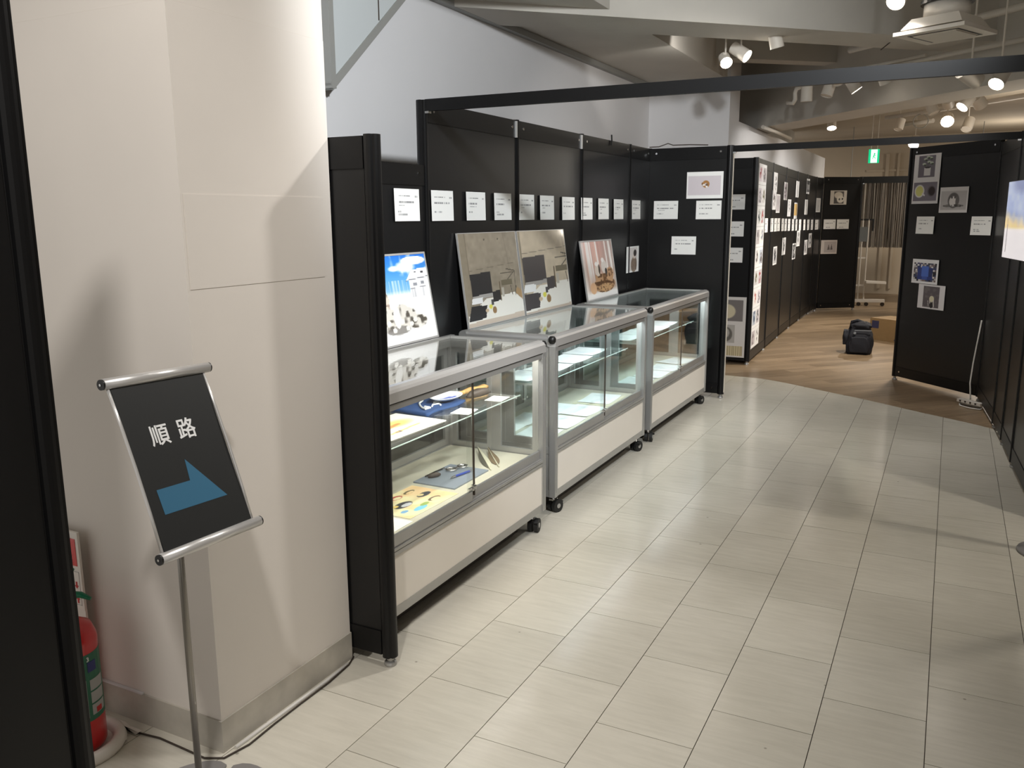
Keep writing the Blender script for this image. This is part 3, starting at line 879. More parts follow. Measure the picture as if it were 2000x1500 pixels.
def snow_fn(U, V):
    sky = np.stack([40 + 150 * (1 - V) ** 1.3 * 1.9, 120 + 120 * (1 - V) ** 1.0 * 1.4, 226 + 20 * (1 - V)], -1)
    o = sky
    cl = nz(U, V, 7, 9, 11) * 0.6 + nz(U, V, 18, 22, 12) * 0.4
    o = lay(o, (np.clip((cl - 0.52) * 6, 0, 1) * np.clip((V - 0.72) * 8, 0, 1) * np.clip((U - 0.25) * 3, 0, 1), (250, 252, 255)),
            (ell(U, V, 0.78, 0.93, 0.22, 0.05), (250, 252, 255)), (ell(U, V, 0.62, 0.86, 0.16, 0.06, 0.5), (246, 250, 255)), (ell(U, V, 0.42, 0.85, 0.09, 0.03, 0.5), (240, 248, 255)))
    trees = nz(U, V * 0.2, 60, 2, 13)
    o = lay(o, (np.clip((trees - 0.5) * 3, 0, 1) * rect(U, V, 0, 1, 0.5, 0.72) * 0.7, (214, 230, 246)))
    o = lay(o, (np.clip((0.60 - V) / 0.06, 0, 1), (250, 250, 250)))
    # house at the right
    o = lay(o, (poly_mask(U, V, [(0.66, 0.48), (0.66, 0.70), (0.60, 0.70), (0.72, 0.82), (0.98, 0.84), (1.0, 0.82), (1.0, 0.48)]), (248, 248, 250)))
    o = lay(o, (line(U, V, 0.6, 0.70, 1.0, 0.73, 0.006), (130, 132, 140)), (line(U, V, 0.66, 0.6, 1.0, 0.62, 0.004), (160, 160, 166)),
            (rect(U, V, 0.72, 0.78, 0.63, 0.67), (150, 152, 160)), (rect(U, V, 0.86, 0.92, 0.64, 0.68), (150, 152, 160)),
            (rect(U, V, 0.76, 0.80, 0.78, 0.80), (90, 90, 96)), (rect(U, V, 0.88, 0.93, 0.77, 0.80), (80, 80, 86)))
    o = lay(o, (np.clip((nz(U, V * 0.3, 44, 3, 14) - 0.55) * 4, 0, 1) * rect(U, V, 0.67, 1, 0.5, 0.62) * 0.5, (140, 142, 150)))
    # rock stack at the left
    tex = nz(U, V, 26, 38, 15)
    rockl = poly_mask(U, V, [(0, 0.36), (0, 0.78), (0.12, 0.76), (0.2, 0.64), (0.26, 0.52), (0.24, 0.36)])
    o = lay(o, (rockl, (236, 222, 208)), (rockl * np.clip((tex - 0.5) * 3, 0, 1), (150, 132, 118)))
    # heap of things in the snow
    heap = np.maximum.reduce([ell(U, V, 0.2, 0.28, 0.22, 0.13), ell(U, V, 0.48, 0.29, 0.2, 0.12), ell(U, V, 0.68, 0.22, 0.18, 0.08), ell(U, V, 0.45, 0.38, 0.1, 0.06)])
    o = lay(o, (heap, (226, 222, 214)), (heap * np.clip((nz(U, V, 17, 26, 16) - 0.45) * 5, 0, 1), (92, 86, 78)))
    o = lay(o, (ell(U, V, 0.34, 0.15, 0.2, 0.05) * 0.8, (120, 116, 112)), (ell(U, V, 0.34, 0.3, 0.06, 0.12), (244, 242, 238)))
    for k in range(9):
        o = lay(o, (ell(U, V, 0.12 + 0.075 * k, 0.2 + 0.05 * math.sin(k * 2.1), 0.035, 0.03), (236, 234, 228)))
    return o
lean('leaning_picture', 'framed picture of blue sky over white snow leaning above the first showcase', 3.02, 3.50, 0.9268, 0.415, -2.185, -2.258, snow_fn, 84, 84, fw=0.009)

def room_fn(shift, warm):
    def fn(U, V):
        U2 = 0.12 + (U - 0.05) * 0.755 if shift else U
        V2 = 0.325 + (V - 0.38) * 0.78 if shift else V
        n = nz(U2, V2, 9, 9, 21) * 0.5 + nz(U2, V2, 26, 26, 22) * 0.5
        base = np.stack([168 + 30 * n, 158 + 28 * n, 140 + 26 * n], -1) + warm
        o = base
        o = lay(o, (rect(U2, V2, 0.0, 0.12, 0.0, 1.0) * 0.5, (132, 122, 104)), (line(U2, V2, 0.12, 0.0, 0.1, 1.0, 0.006) * 0.6, (104, 94, 80)),
                (line(U2, V2, 0.12, 0.60, 0.92, 0.645, 0.004) * 0.7, (110, 102, 88)), (line(U2, V2, 0.85, 0.3, 0.76, 1.0, 0.01) * 0.25, (110, 102, 88)))
        for cx, cy in ((0.42, 0.93), (0.66, 0.93), (0.9, 0.36)):
            o = lay(o, (ell(U2, V2, cx, cy, 0.012, 0.012), (84, 78, 68)))
        # white desk
        o = lay(o, (poly_mask(U2, V2, [(0.0, 0.02), (0.02, 0.12), (0.34, 0.28), (0.86, 0.30), (1.0, 0.20), (1.0, 0.05)]), (238, 234, 226)))
        o = lay(o, (poly_mask(U2, V2, [(0.0, 0.0), (0.0, 0.045), (1.0, 0.06), (1.0, 0.0)]), (206, 190, 174)))
        o = lay(o, (poly_mask(U2, V2, [(0.88, 0.29), (1.0, 0.20), (1.0, 0.3), (0.92, 0.36)]), (172, 142, 104)))
        # monitor with silver foot, black box, laptop, papers
        dark = (46, 45, 47) if not shift else (70, 66, 68)
        o = lay(o, (poly_mask(U2, V2, [(0.12, 0.325), (0.11, 0.56), (0.46, 0.575), (0.46, 0.335)]), dark), (poly_mask(U2, V2, [(0.12, 0.285), (0.12, 0.325), (0.46, 0.335), (0.46, 0.295)]), (168, 164, 160)))
        o = lay(o, (poly_mask(U2, V2, [(0.46, 0.225), (0.46, 0.345), (0.61, 0.355), (0.61, 0.24)]), dark), (poly_mask(U2, V2, [(0.01, 0.06), (0.08, 0.22), (0.34, 0.21), (0.30, 0.07)]), dark))
        o = lay(o, (poly_mask(U2, V2, [(0.085, 0.235), (0.11, 0.305), (0.28, 0.30), (0.27, 0.235)]), (236, 236, 236)), (rect(U2, V2, 0.42, 0.46, 0.20, 0.26), (80, 78, 80)))
        # lamp arm and speaker
        o = lay(o, (line(U2, V2, 0.64, 0.535, 0.9, 0.54, 0.008), (92, 84, 72)), (line(U2, V2, 0.75, 0.58, 0.9, 0.55, 0.007), (70, 62, 52)), (line(U2, V2, 0.9, 0.55, 0.74, 0.45, 0.008), (92, 84, 72)),
                (line(U2, V2, 0.9, 0.54, 0.88, 0.27, 0.007), (96, 88, 76)), (rect(U2, V2, 0.63, 0.83, 0.395, 0.455), (112, 104, 84)), (line(U2, V2, 0.6, 0.24, 0.6, 0.44, 0.012), (104, 90, 66)),
                (rect(U2, V2, 0.625, 0.665, 0.27, 0.38), (190, 184, 172)), (line(U2, V2, 0.82, 0.28, 0.8, 0.38, 0.008), (96, 86, 76)))
        o = lay(o, (ell(U2, V2, 0.40, 0.185, 0.03, 0.025), (226, 218, 90)), (ell(U2, V2, 0.46, 0.14, 0.035, 0.04), (150, 118, 80)), (ell(U2, V2, 0.33, 0.15, 0.03, 0.02), (206, 182, 150)))
        return o
    return fn
lean('leaning_picture', 'photograph of a concrete room with a monitor, darker left one of the pair', 3.815, 4.475, 0.9245, 0.495, -2.196, -2.262, room_fn(False, np.array([-30, -30, -28])), 120, 96, fw=0.004)
lean('leaning_picture', 'photograph of a concrete room with a larger monitor, paler right one of the pair', 4.497, 5.178, 0.9245, 0.495, -2.198, -2.264, room_fn(True, np.array([22, 18, 14])), 120, 96, fw=0.004)

def tank_fn(U, V):
    st = nz(U + 0.06 * V, V * 0.15, 34, 2, 31)
    o = np.stack([226 - 40 * st + 10 * V, 190 - 40 * st + 10 * (1 - V) + 0 * U, 178 - 36 * st], -1)
    o = lay(o, (np.clip((U - 0.55) * 2, 0, 0.7), (176, 160, 152)), (np.clip((nz(U + 0.05 * V, V * 0.1, 26, 2, 32) - 0.6) * 6, 0, 1) * np.clip((V - 0.2) * 4, 0, 1), (248, 240, 236)))
    o = lay(o, (np.clip((0.16 - V) / 0.08, 0, 1), (246, 242, 240)), (np.clip((0.1 - U) / 0.05, 0, 1) * 0.7, (246, 240, 238)))
    body = np.maximum.reduce([ell(U, V, 0.60, 0.22, 0.36, 0.14, 0.08), rect(U, V, 0.32, 0.86, 0.22, 0.42), ell(U, V, 0.83, 0.40, 0.12, 0.12)])
    o = lay(o, (body, (196, 154, 116)), (body * np.clip((nz(U, V, 24, 30, 33) - 0.45) * 5, 0, 1), (112, 80, 54)))
    o = lay(o, (ell(U, V, 0.58, 0.24, 0.26, 0.05), (98, 66, 40)), (ell(U, V, 0.62, 0.17, 0.24, 0.07), (204, 162, 118)), (ell(U, V, 0.22, 0.18, 0.10, 0.10), (226, 180, 140)), (rect(U, V, 0.57, 0.62, 0.24, 0.42), (120, 84, 50)))
    o = lay(o, (np.clip((nz(U, V, 30, 40, 34) - 0.6) * 6, 0, 1) * ell(U, V, 0.62, 0.17, 0.24, 0.07), (122, 90, 60)))
    o = lay(o, (ell(U, V, 0.42, 0.48, 0.09, 0.10), (226, 212, 200)), (ell(U, V, 0.40, 0.60, 0.05, 0.04), (246, 240, 236)), (ell(U, V, 0.65, 0.54, 0.10, 0.12), (222, 212, 204)), (ell(U, V, 0.62, 0.66, 0.05, 0.04), (244, 238, 234)))
    o = lay(o, (ell(U, V, 0.48, 0.50, 0.03, 0.09), (86, 72, 62)), (ell(U, V, 0.70, 0.45, 0.04, 0.06), (70, 66, 64)))
    return o
lean('leaning_picture', 'silver framed picture of a brown vehicle before striped reddish woods', 5.455, 6.06, 0.9175, 0.418, -2.195, -2.262, tank_fn, 80, 84, fw=0.010)

# the angled panel at right
RP0, RP1 = Vector((-0.367, 8.497)), Vector((0.304, 7.783))
RD = (RP1 - RP0).normalized(); RN = Vector((RD.y, -RD.x))
def on_r(u, z, off=0.0225):
    p = RP0 + RD * u + RN * off
    return (p.x, p.y, z)
def plant_fn(U, V):
    o = flat(U, (224, 222, 224))
    bg = (112, 106, 116)
    o = lay(o, (rect(U, V, 0.17, 0.80, 0.535, 0.965), bg), (rect(U, V, 0.04, 0.94, 0.06, 0.43), (124, 118, 130)))
    o = lay(o, (rect(U, V, 0.40, 0.64, 0.57, 0.73), (214, 212, 212)), (ell(U, V, 0.52, 0.73, 0.12, 0.018), (60, 56, 60)), (line(U, V, 0.52, 0.74, 0.53, 0.85, 0.012), (72, 80, 66)))
    for a, b in ((0.42, 0.90), (0.62, 0.92), (0.56, 0.84), (0.38, 0.80), (0.66, 0.82), (0.52, 0.94)):
        o = lay(o, (ell(U, V, a, b, 0.07, 0.022, 0.4), (196, 204, 190)), (ell(U, V, a + 0.03, b - 0.025, 0.05, 0.018, 0.4), (70, 82, 66)))
    o = lay(o, (ell(U, V, 0.28, 0.255, 0.19, 0.13), (226, 224, 226)), (ell(U, V, 0.28, 0.255, 0.145, 0.105), (214, 212, 130)), (line(U, V, 0.40, 0.20, 0.48, 0.17, 0.022), (226, 224, 226)),
            (ell(U, V, 0.74, 0.25, 0.15, 0.105), (92, 86, 92)), (ell(U, V, 0.75, 0.25, 0.115, 0.085), (44, 30, 34)))
    return o
hang('plant_and_cups_print', sheet_mesh('plant_and_cups_print', 0.305, 0.417, plant_fn, 66, 90), 'tall white print of a potted plant above a cup and a dark bowl', 'print', on_r(0.056, 1.586), RD)
def lump_fn(U, V):
    o = lay(flat(U, (220, 217, 217)), (rect(U, V, 0.05, 0.95, 0.10, 0.84), (186, 182, 182)))
    o = lay(o, (ell(U, V, 0.5, 0.27, 0.36, 0.06), (120, 116, 114)), (ell(U, V, 0.50, 0.48, 0.20, 0.30), (96, 92, 92)), (ell(U, V, 0.49, 0.44, 0.14, 0.20), (226, 222, 220)), (ell(U, V, 0.62, 0.44, 0.05, 0.22), (110, 106, 104)))
    return lay(o, (ell(U, V, 0.44, 0.60, 0.03, 0.05), (90, 86, 86)), (ell(U, V, 0.55, 0.60, 0.03, 0.05), (90, 86, 86)), (np.clip((nz(U, V, 20, 14, 41) - 0.55) * 4, 0, 1) * ell(U, V, 0.5, 0.27, 0.36, 0.06), (70, 66, 64)))
hang('pencil_drawing', sheet_mesh('pencil_drawing', 0.305, 0.208, lump_fn, 66, 46), 'grey pencil drawing of a rounded hooded shape on a white sheet', 'drawing', on_r(0.384, 1.508), RD)
caption('white caption sheet on the angled panel below the potted plant print', on_r(0.140, 1.330), RD, 211)
caption('white caption sheet at the right edge of the angled panel', on_r(0.748, 1.330), RD, 212)
def mosaic_fn(U, V):
    r = np.random.default_rng(5)
    nx, ny = 13, 11
    blk = np.array([(34, 34, 44), (70, 74, 92), (176, 172, 172), (120, 104, 104), (214, 212, 212), (50, 60, 100)])[r.integers(0, 6, (ny, nx))]
    i = np.clip(((U - 0.06) / 0.88 * nx).astype(int), 0, nx - 1); j = np.clip(((V - 0.10) / 0.76 * ny).astype(int), 0, ny - 1)
    o = lay(flat(U, (226, 226, 228)), (rect(U, V, 0.06, 0.94, 0.10, 0.86), (0, 0, 0)))
    mk = rect(U, V, 0.06, 0.94, 0.10, 0.86)[..., None]
    o = o * (1 - mk) + blk[j, i] * mk
    return lay(o, (rect(U, V, 0.22, 0.80, 0.16, 0.66), (44, 60, 124)), (rect(U, V, 0.37, 0.64, 0.30, 0.72), (76, 108, 190)), (rect(U, V, 0.40, 0.60, 0.16, 0.30), (60, 84, 160)), (rect(U, V, 0.66, 0.80, 0.30, 0.62), (38, 50, 100)))
hang('mosaic_print', sheet_mesh('mosaic_print', 0.304, 0.209, mosaic_fn, 78, 54), 'white print of a blue block mosaic on the angled panel', 'print', on_r(0.137, 0.903, 0.0245), RD)
def watch_fn(U, V):
    o = lay(flat(U, (216, 214, 216)), (rect(U, V, 0.19, 0.81, 0.06, 0.94), (92, 86, 90)))
    o = lay(o, (np.clip((nz(U, V, 10, 10, 45) - 0.5) * 2, 0, 0.4) * rect(U, V, 0.19, 0.81, 0.06, 0.94), (130, 124, 122)))
    return lay(o, (ell(U, V, 0.53, 0.42, 0.09, 0.13), (214, 208, 180)), (line(U, V, 0.60, 0.38, 0.62, 0.10, 0.022), (206, 202, 196)), (line(U, V, 0.46, 0.34, 0.50, 0.10, 0.018), (206, 202, 196)), (ell(U, V, 0.53, 0.16, 0.06, 0.12), (30, 26, 28)), (line(U, V, 0.39, 0.34, 0.42, 0.12, 0.012), (206, 202, 196)))
hang('watch_print', sheet_mesh('watch_print', 0.306, 0.208, watch_fn, 66, 46), 'white print of a pale round watch on a dark ground', 'print', on_r(0.231, 0.691), RD)

# the far row: captions, prints and the strip of pages
def on_far(u, z, off=0.0225):
    acc = 0.0
    for a, b in zip(FR, FR[1:]):
        a2, b2 = Vector(a), Vector(b); l = (b2 - a2).length
        if u <= acc + l or b == FR[-1]:
            d = (b2 - a2).normalized(); p = a2 + d * (u - acc) + Vector((d.y, -d.x)) * off
            return (p.x, p.y, z), d
        acc += l
fcap = [(0.560,0.783,1.316),(0.975,1.177,1.315),(1.251,1.448,1.313),(1.511,1.685,1.313),(1.858,2.012,1.308),(2.082,2.299,1.304),(2.372,2.599,1.300),(2.749,2.942,1.296),(3.038,3.299,1.292),
        (3.393,3.630,1.288),(3.844,4.058,1.285),(4.180,4.465,1.281),(4.559,4.824,1.277),(4.987,5.239,1.274)]
flb = ['alone beside the strip of prints', 'first on the second far panel', 'second on the second far panel', 'third on the second far panel', 'first on the third far panel', 'second on the third far panel',
       'third on the third far panel', 'first on the panel with the orange print', 'directly under the orange print', 'last on the panel with the orange print', 'first on the fifth far panel', 'second on the fifth far panel',
       'third on the fifth far panel', 'last of the row by the back corner']
proto_far = sheet_mesh('caption_sheet', 0.205, 0.147, caption_fn(300), 20, 14, 0.0012, 'print', 0.003)
for (u0, u1, z0), lb in zip(fcap, flb):
    loc, d = on_far((u0 + u1) / 2 - 0.1025, z0)
    hang('caption_sheet', proto_far, 'small white caption sheet on the far row, ' + lb, 'caption', loc, d, 'caption sheets on the far row')
def small_art(seed, bgc=(212, 208, 210), ink=(70, 66, 68), margin=(0.12, 0.88, 0.08, 0.92)):
    def fn(U, V):
        o = lay(flat(U, (240, 240, 240)), (rect(U, V, *margin), bgc))
        n = nz(U, V, 7, 9, seed) * 0.6 + nz(U, V, 16, 20, seed + 1) * 0.4
        r = np.random.default_rng(seed)
        m = ell(U, V, 0.4 + 0.2 * r.random(), 0.4 + 0.2 * r.random(), 0.26, 0.32, 0.4)
        return lay(o, (m * np.clip((n - 0.4) * 5, 0, 1) * rect(U, V, *margin), ink))
    return fn
farp = [(1.037, 1.747, 'long list of dark lines on a white print, top of the second far panel', small_art(51, (238, 238, 238), (90, 88, 88))),
        (1.010, 1.554, 'white print with a grey figure, middle of the overlapping three', small_art(52, (236, 234, 236), (110, 106, 106))),
        (1.325, 1.520, 'grey print, lowest of the overlapping three on the second far panel', small_art(53, (206, 200, 204), (190, 184, 190))),
        (1.899, 1.671, 'mauve print with a small dark figure, upper one on the third far panel', small_art(54, (204, 196, 202), (70, 66, 68))),
        (2.282, 1.477, 'white print with a slim grey figure, right one on the third far panel', small_art(55, (238, 238, 238), (130, 128, 130))),
        (2.955, 1.719, 'nearly blank white print above the orange one on the far row', small_art(56, (240, 240, 240), (226, 226, 226))),
        (2.890, 1.445, 'white bordered orange print on the far row', small_art(57, (222, 184, 112), (224, 188, 120), (0.02, 0.98, 0.2, 0.9))),
        (3.965, 1.784, 'print of a dark to light gradient on the far row', lambda U, V: lay(flat(U, (232, 232, 232)), (rect(U, V, 0.04, 0.96, 0.14, 0.86), (150, 150, 152)), (rect(U, V, 0.04, 0.96, 0.62, 0.86), (52, 52, 56)), (rect(U, V, 0.04, 0.96, 0.14, 0.3) * 0.7, (70, 70, 74)))),
        (3.880, 1.498, 'nearly blank white print below the dark gradient print', small_art(59, (236, 236, 234), (220, 220, 218))),
        (4.985, 1.534, 'pale grey print by the back corner of the far row', small_art(60, (206, 206, 206), (190, 190, 190))),
        (1.295, 0.935, 'white bordered dark drawing low on the second far panel', small_art(61, (190, 190, 192), (60, 60, 64))),
        (2.002, 1.018, 'white print with a dark foot, low on the third far panel', small_art(62, (236, 236, 236), (70, 70, 72))),
        (3.291, 1.079, 'white bordered dark figure print, higher one under the orange print', small_art(63, (204, 204, 206), (56, 56, 60))),
        (2.945, 0.921, 'black print with a white curl, lower one under the orange print', small_art(64, (64, 64, 68), (226, 226, 226))),
        (4.060, 0.935, 'grey patterned print low on the fifth far panel', small_art(65, (196, 194, 196), (90, 88, 92))),
        (4.455, 1.022, 'narrow figure print beside the grey patterned print low on the fifth panel', small_art(66, (220, 220, 222), (76, 76, 80)))]
for u, z, lb, fn in farp:
    loc, d = on_far(u, z)
    hang('art_print', sheet_mesh('art_print', 0.297, 0.207, fn, 26, 24), lb, 'print', loc, d, 'prints on the far row')
ink = [(150, 48, 52), (86, 92, 98), (76, 84, 84), (110, 106, 108), (66, 62, 64), (96, 92, 60), (170, 60, 56), (92, 104, 124), (100, 92, 92)]
bgs = [(226, 216, 222), (214, 206, 212), (238, 238, 236), (200, 194, 196), (232, 230, 230), (206, 204, 206), (236, 234, 232), (188, 196, 208), (196, 188, 192)]
rows = ['topmost', 'second from the top', 'third from the top', 'fourth from the top', 'middle', 'fourth from the bottom', 'third from the bottom', 'second from the bottom', 'lowest']
for r_ in range(9):
    z = 1.996 - 0.2055 * (r_ + 1) + 0.004
    for c_ in range(2):
        loc, d = on_far(0.052 + c_ * 0.243, z)
        hang('art_page', sheet_mesh('art_page', 0.24, 0.203, small_art(70 + r_ * 2 + c_, bgs[(r_ + 3 * c_) % 9], ink[(r_ + 4 * c_) % 9], (0.08, 0.92, 0.14, 0.86)), 22, 20),
             'art page in the tall strip, %s of the %s column' % (rows[r_], 'left' if c_ == 0 else 'right'), 'page', loc, d, 'art pages in the tall strip')
# the end of the far row, half hidden
for z, lb in ((1.552, 'dim grey caption sheet on the far row end, upper of three'), (1.289, 'dim grey caption sheet on the far row end, middle of three'), (1.031, 'dim grey caption sheet on the far row end, lowest of three')):
    hang('caption_sheet', proto_far, lb, 'caption', (-1.945 - 0.18 + 0.07, 8.729 - 0.0225, z), (1, 0), 'captions on the far row end')
def poster_fn(U, V):
    o = lay(flat(U, (206, 202, 198)), (rect(U, V, 0, 0.9, 0.60, 0.95), (112, 106, 104)), (ell(U, V, 0.35, 0.76, 0.3, 0.12), (196, 186, 158)), (rect(U, V, 0, 0.65, 0.24, 0.54), (168, 164, 158)),
            (ell(U, V, 0.35, 0.38, 0.22, 0.12) * (1 - ell(U, V, 0.35, 0.40, 0.12, 0.08)), (96, 92, 86)), (rect(U, V, 0, 0.92, 0.03, 0.19), (196, 184, 150)))
    return lay(o, (rect(U, V, 0, 0.92, 0.03, 0.19) * (np.sin(U * 90) > 0.4), (150, 138, 106)))
hang('tall_poster', sheet_mesh('tall_poster', 0.30, 0.615, poster_fn, 40, 80), 'tall poster of dim photographs at the foot of the far row end', 'poster', (-1.945 - 0.145, 8.729 - 0.0225, 0.071), (1, 0))
# the back panel
BP0, BP1 = Vector((-1.84, 14.2)), Vector((-1.33, 14.6)); BD = (BP1 - BP0).normalized(); BN = Vector((BD.y, -BD.x))
def on_b(u, z):
    p = BP0 + BD * u + BN * 0.0225
    return (p.x, p.y, z)
def face_fn(U, V):
    return lay(flat(U, (214, 206, 196)), (rect(U, V, 0.22, 0.82, 0.08, 0.92), (84, 78, 74)), (ell(U, V, 0.5, 0.66, 0.26, 0.24), (214, 204, 190)), (ell(U, V, 0.62, 0.38, 0.22, 0.26), (226, 218, 206)),
               (ell(U, V, 0.56, 0.38, 0.05, 0.07), (48, 44, 42)), (ell(U, V, 0.74, 0.40, 0.05, 0.07), (48, 44, 42)))
hang('ink_drawing', sheet_mesh('ink_drawing', 0.28, 0.214, face_fn, 40, 30), 'small dark ink drawing high on the black back panel', 'drawing', on_b(0.119, 1.648), BD)
hang('caption_sheet', proto_far, 'beige lit caption sheet on the back panel, left of two', 'caption', on_b(0.034, 1.276), BD, 'captions on the back panel')
hang('caption_sheet', proto_far, 'beige lit caption sheet on the back panel, right of two', 'caption', on_b(0.260, 1.276), BD, 'captions on the back panel')
def cones_fn(U, V):
    o = lay(flat(U, (210, 200, 192)), (rect(U, V, 0.2, 0.95, 0.1, 0.9), (178, 168, 164)))
    for cx in (0.48, 0.66):
        o = lay(o, (poly_mask(U, V, [(cx - 0.08, 0.3), (cx, 0.72), (cx + 0.08, 0.3)]), (96, 88, 86)))
    return o
hang('cones_drawing', sheet_mesh('cones_drawing', 0.275, 0.213, cones_fn, 40, 30), 'pale drawing of two dark cones low on the black back panel', 'drawing', on_b(0.013, 0.893), BD)

# ------------------------------------------------------------------ what lies in the showcases
SH1, DK = 0.6724, 0.3684
def flat_sheet(name, label, cat, cx, cy, z, w, l, rot, fn=None, m='print', nx=24, ny=32, th=0.001, group=None, curl=0.0):
    """a sheet lying flat: w along x, l along y before turning by rot"""
    me = sheet_mesh(name, l, w, fn or caption_fn(int(cx * -1000) + int(cy * 100)), ny, nx, th, m)
    me.transform(Matrix.Translation((-l / 2, 0, -w / 2)))
    # x->y , z-> -x , -y -> z
    me.transform(Matrix(((0, 0, -1, 0), (1, 0, 0, 0), (0, -1, 0, 0), (0, 0, 0, 1))))
    if curl:
        for v in me.vertices:
            v.co.z += curl * ((v.co.y / (l / 2)) ** 2)
    o = bpy.data.objects.new(name, me); COL.objects.link(o)
    o.location = (cx, cy, z); o.rotation_euler = (0, 0, rot)
    return tag(o, label, cat, group)

def wash_fn(U, V):
    o = lay(flat(U, (246, 243, 228)), (ell(U, V, 0.62, 0.55, 0.22, 0.16, 0.8), (240, 214, 130)), (line(U, V, 0.2, 0.40, 0.62, 0.52, 0.05), (226, 150, 92)), (line(U, V, 0.25, 0.2, 0.75, 0.26, 0.035), (226, 190, 120)))
    return lay(o, (ell(U, V, 0.42, 0.2, 0.1, 0.05) * np.clip((nz(U, V, 30, 20, 91) - 0.45) * 5, 0, 1), (120, 104, 84)))
flat_sheet('watercolour_sheet', 'cream sheet with yellow and orange brushwork on the glass shelf', 'painting', -1.94, 2.735, SH1, 0.26, 0.40, -0.05, wash_fn, nx=36, ny=50, th=0.003)
flat_sheet('note_card', 'small white card on the glass shelf before the blue cloth', 'card', -1.818, 3.108, SH1, 0.085, 0.11, 0.12, lambda U, V: flat(U, (248, 248, 247)), nx=4, ny=4, th=0.0015)
flat_sheet('note_card', 'small white card at the right end of the glass shelf', 'card', -1.812, 3.40, SH1, 0.082, 0.11, 0.1, lambda U, V: flat(U, (248, 248, 247)), nx=4, ny=4, th=0.0015)
# blue cloth with white stitching
cl = thing('folded_cloth', 'folded blue cloth with white stitched marks under the plate', 'cloth', (-2.02, 3.14, SH1))
mb = MB()
N = 14
pts = []
for j in range(N + 1):
    for i in range(N + 1):
        u, v = i / N - 0.5, j / N - 0.5
        pts.append((u * 0.215 + 0.01 * math.sin(v * 7), v * 0.33 - 0.035 * u, 0.010 + 0.0025 * math.sin(9 * u + 3 * v) * math.cos(11 * v)))
top = len(pts)
pts += [(x, y, 0.0) for x, y, z in pts]
fs = []
for j in range(N):
    for i in range(N):
        a = j * (N + 1) + i
        fs.append((a, a + 1, a + N + 2, a + N + 1))
rim = [i for i in range(N + 1)] + [j * (N + 1) + N for j in range(1, N + 1)] + [N * (N + 1) + i for i in range(N - 1, -1, -1)] + [j * (N + 1) for j in range(N - 1, 0, -1)]
for k in range(len(rim)):
    a, b = rim[k], rim[(k + 1) % len(rim)]
    fs.append((a, top + a, top + b, b))
mb.add(pts, fs); mb.build('fabric', 'denim', cl, smooth=True)
def stitch(points, r=0.004):
    return MB().tube([(x, y, 0.0142) for x, y in points], r, 6)
stitch([(0.03, -0.10), (0.0, -0.07), (-0.03, -0.03), (-0.045, 0.02), (-0.07, 0.06)]).build('stitching', 'stitch_white', cl)
stitch([(0.055, -0.06), (0.04, -0.03), (0.055, 0.0), (0.075, -0.02)]).build('stitching', 'stitch_white', cl)
stitch([(0.02, 0.01), (0.035, 0.05), (0.01, 0.06)]).build('stitching', 'stitch_white', cl)
stitch([(0.03, -0.10), (0.055, -0.115), (0.06, -0.085), (0.03, -0.08)], 0.005).build('stitching', 'stitch_white', cl)
# plate
pl = thing('oval_plate', 'white porcelain plate with faint blue pattern resting on blue cloth', 'plate', (-1.975, 3.215, SH1 + 0.0165))
MB().lathe([(0.028, 0.0), (0.034, 0.002), (0.056, 0.012), (0.064, 0.019), (0.0655, 0.021), (0.064, 0.0215), (0.055, 0.0155), (0.033, 0.006), (0.0, 0.005)], (0, 0, 0), 40, 1.0, 1.5).build('dish', 'porcelain', pl, smooth=True)
MB().obox((0.004, 0.0, 0.0072), (0.012, 0, 0), (0, 0.038, 0), (0, 0, 0.0006)).obox((0.02, 0.03, 0.0085), (0.007, 0.003, 0), (0, 0.025, 0.001), (0, 0, 0.0006)).obox((-0.01, -0.035, 0.0085), (0.008, 0, 0), (0, 0.014, -0.001), (0, 0, 0.0006)).build('painted_pattern', 'plate_blue', pl)
# driftwood and dark stone
dw = MB().tube([(-0.02, -0.13, 0.012), (-0.012, -0.09, 0.016), (0.0, -0.03, 0.015), (0.006, 0.03, 0.018), (0.016, 0.08, 0.016), (0.03, 0.12, 0.017), (0.034, 0.15, 0.014)], [0.006, 0.012, 0.010, 0.014, 0.011, 0.016, 0.008], 9)
tag(dw.build('driftwood_stick', 'driftwood', None, (-1.985, 3.41, SH1 + 0.002), smooth=True), 'knobbly tan driftwood stick behind the plate on the shelf', 'stick')
ds = MB().tube([(-0.02, -0.085, 0.014), (-0.01, -0.06, 0.02), (0.0, -0.01, 0.022), (0.01, 0.04, 0.02), (0.016, 0.072, 0.012)], [0.006, 0.018, 0.021, 0.017, 0.006], 10)
tag(ds.build('dark_stone', 'dark_stone', None, (-1.905, 3.40, SH1 + 0.0012), smooth=True), 'long dark brown stone beside the driftwood stick', 'stone')

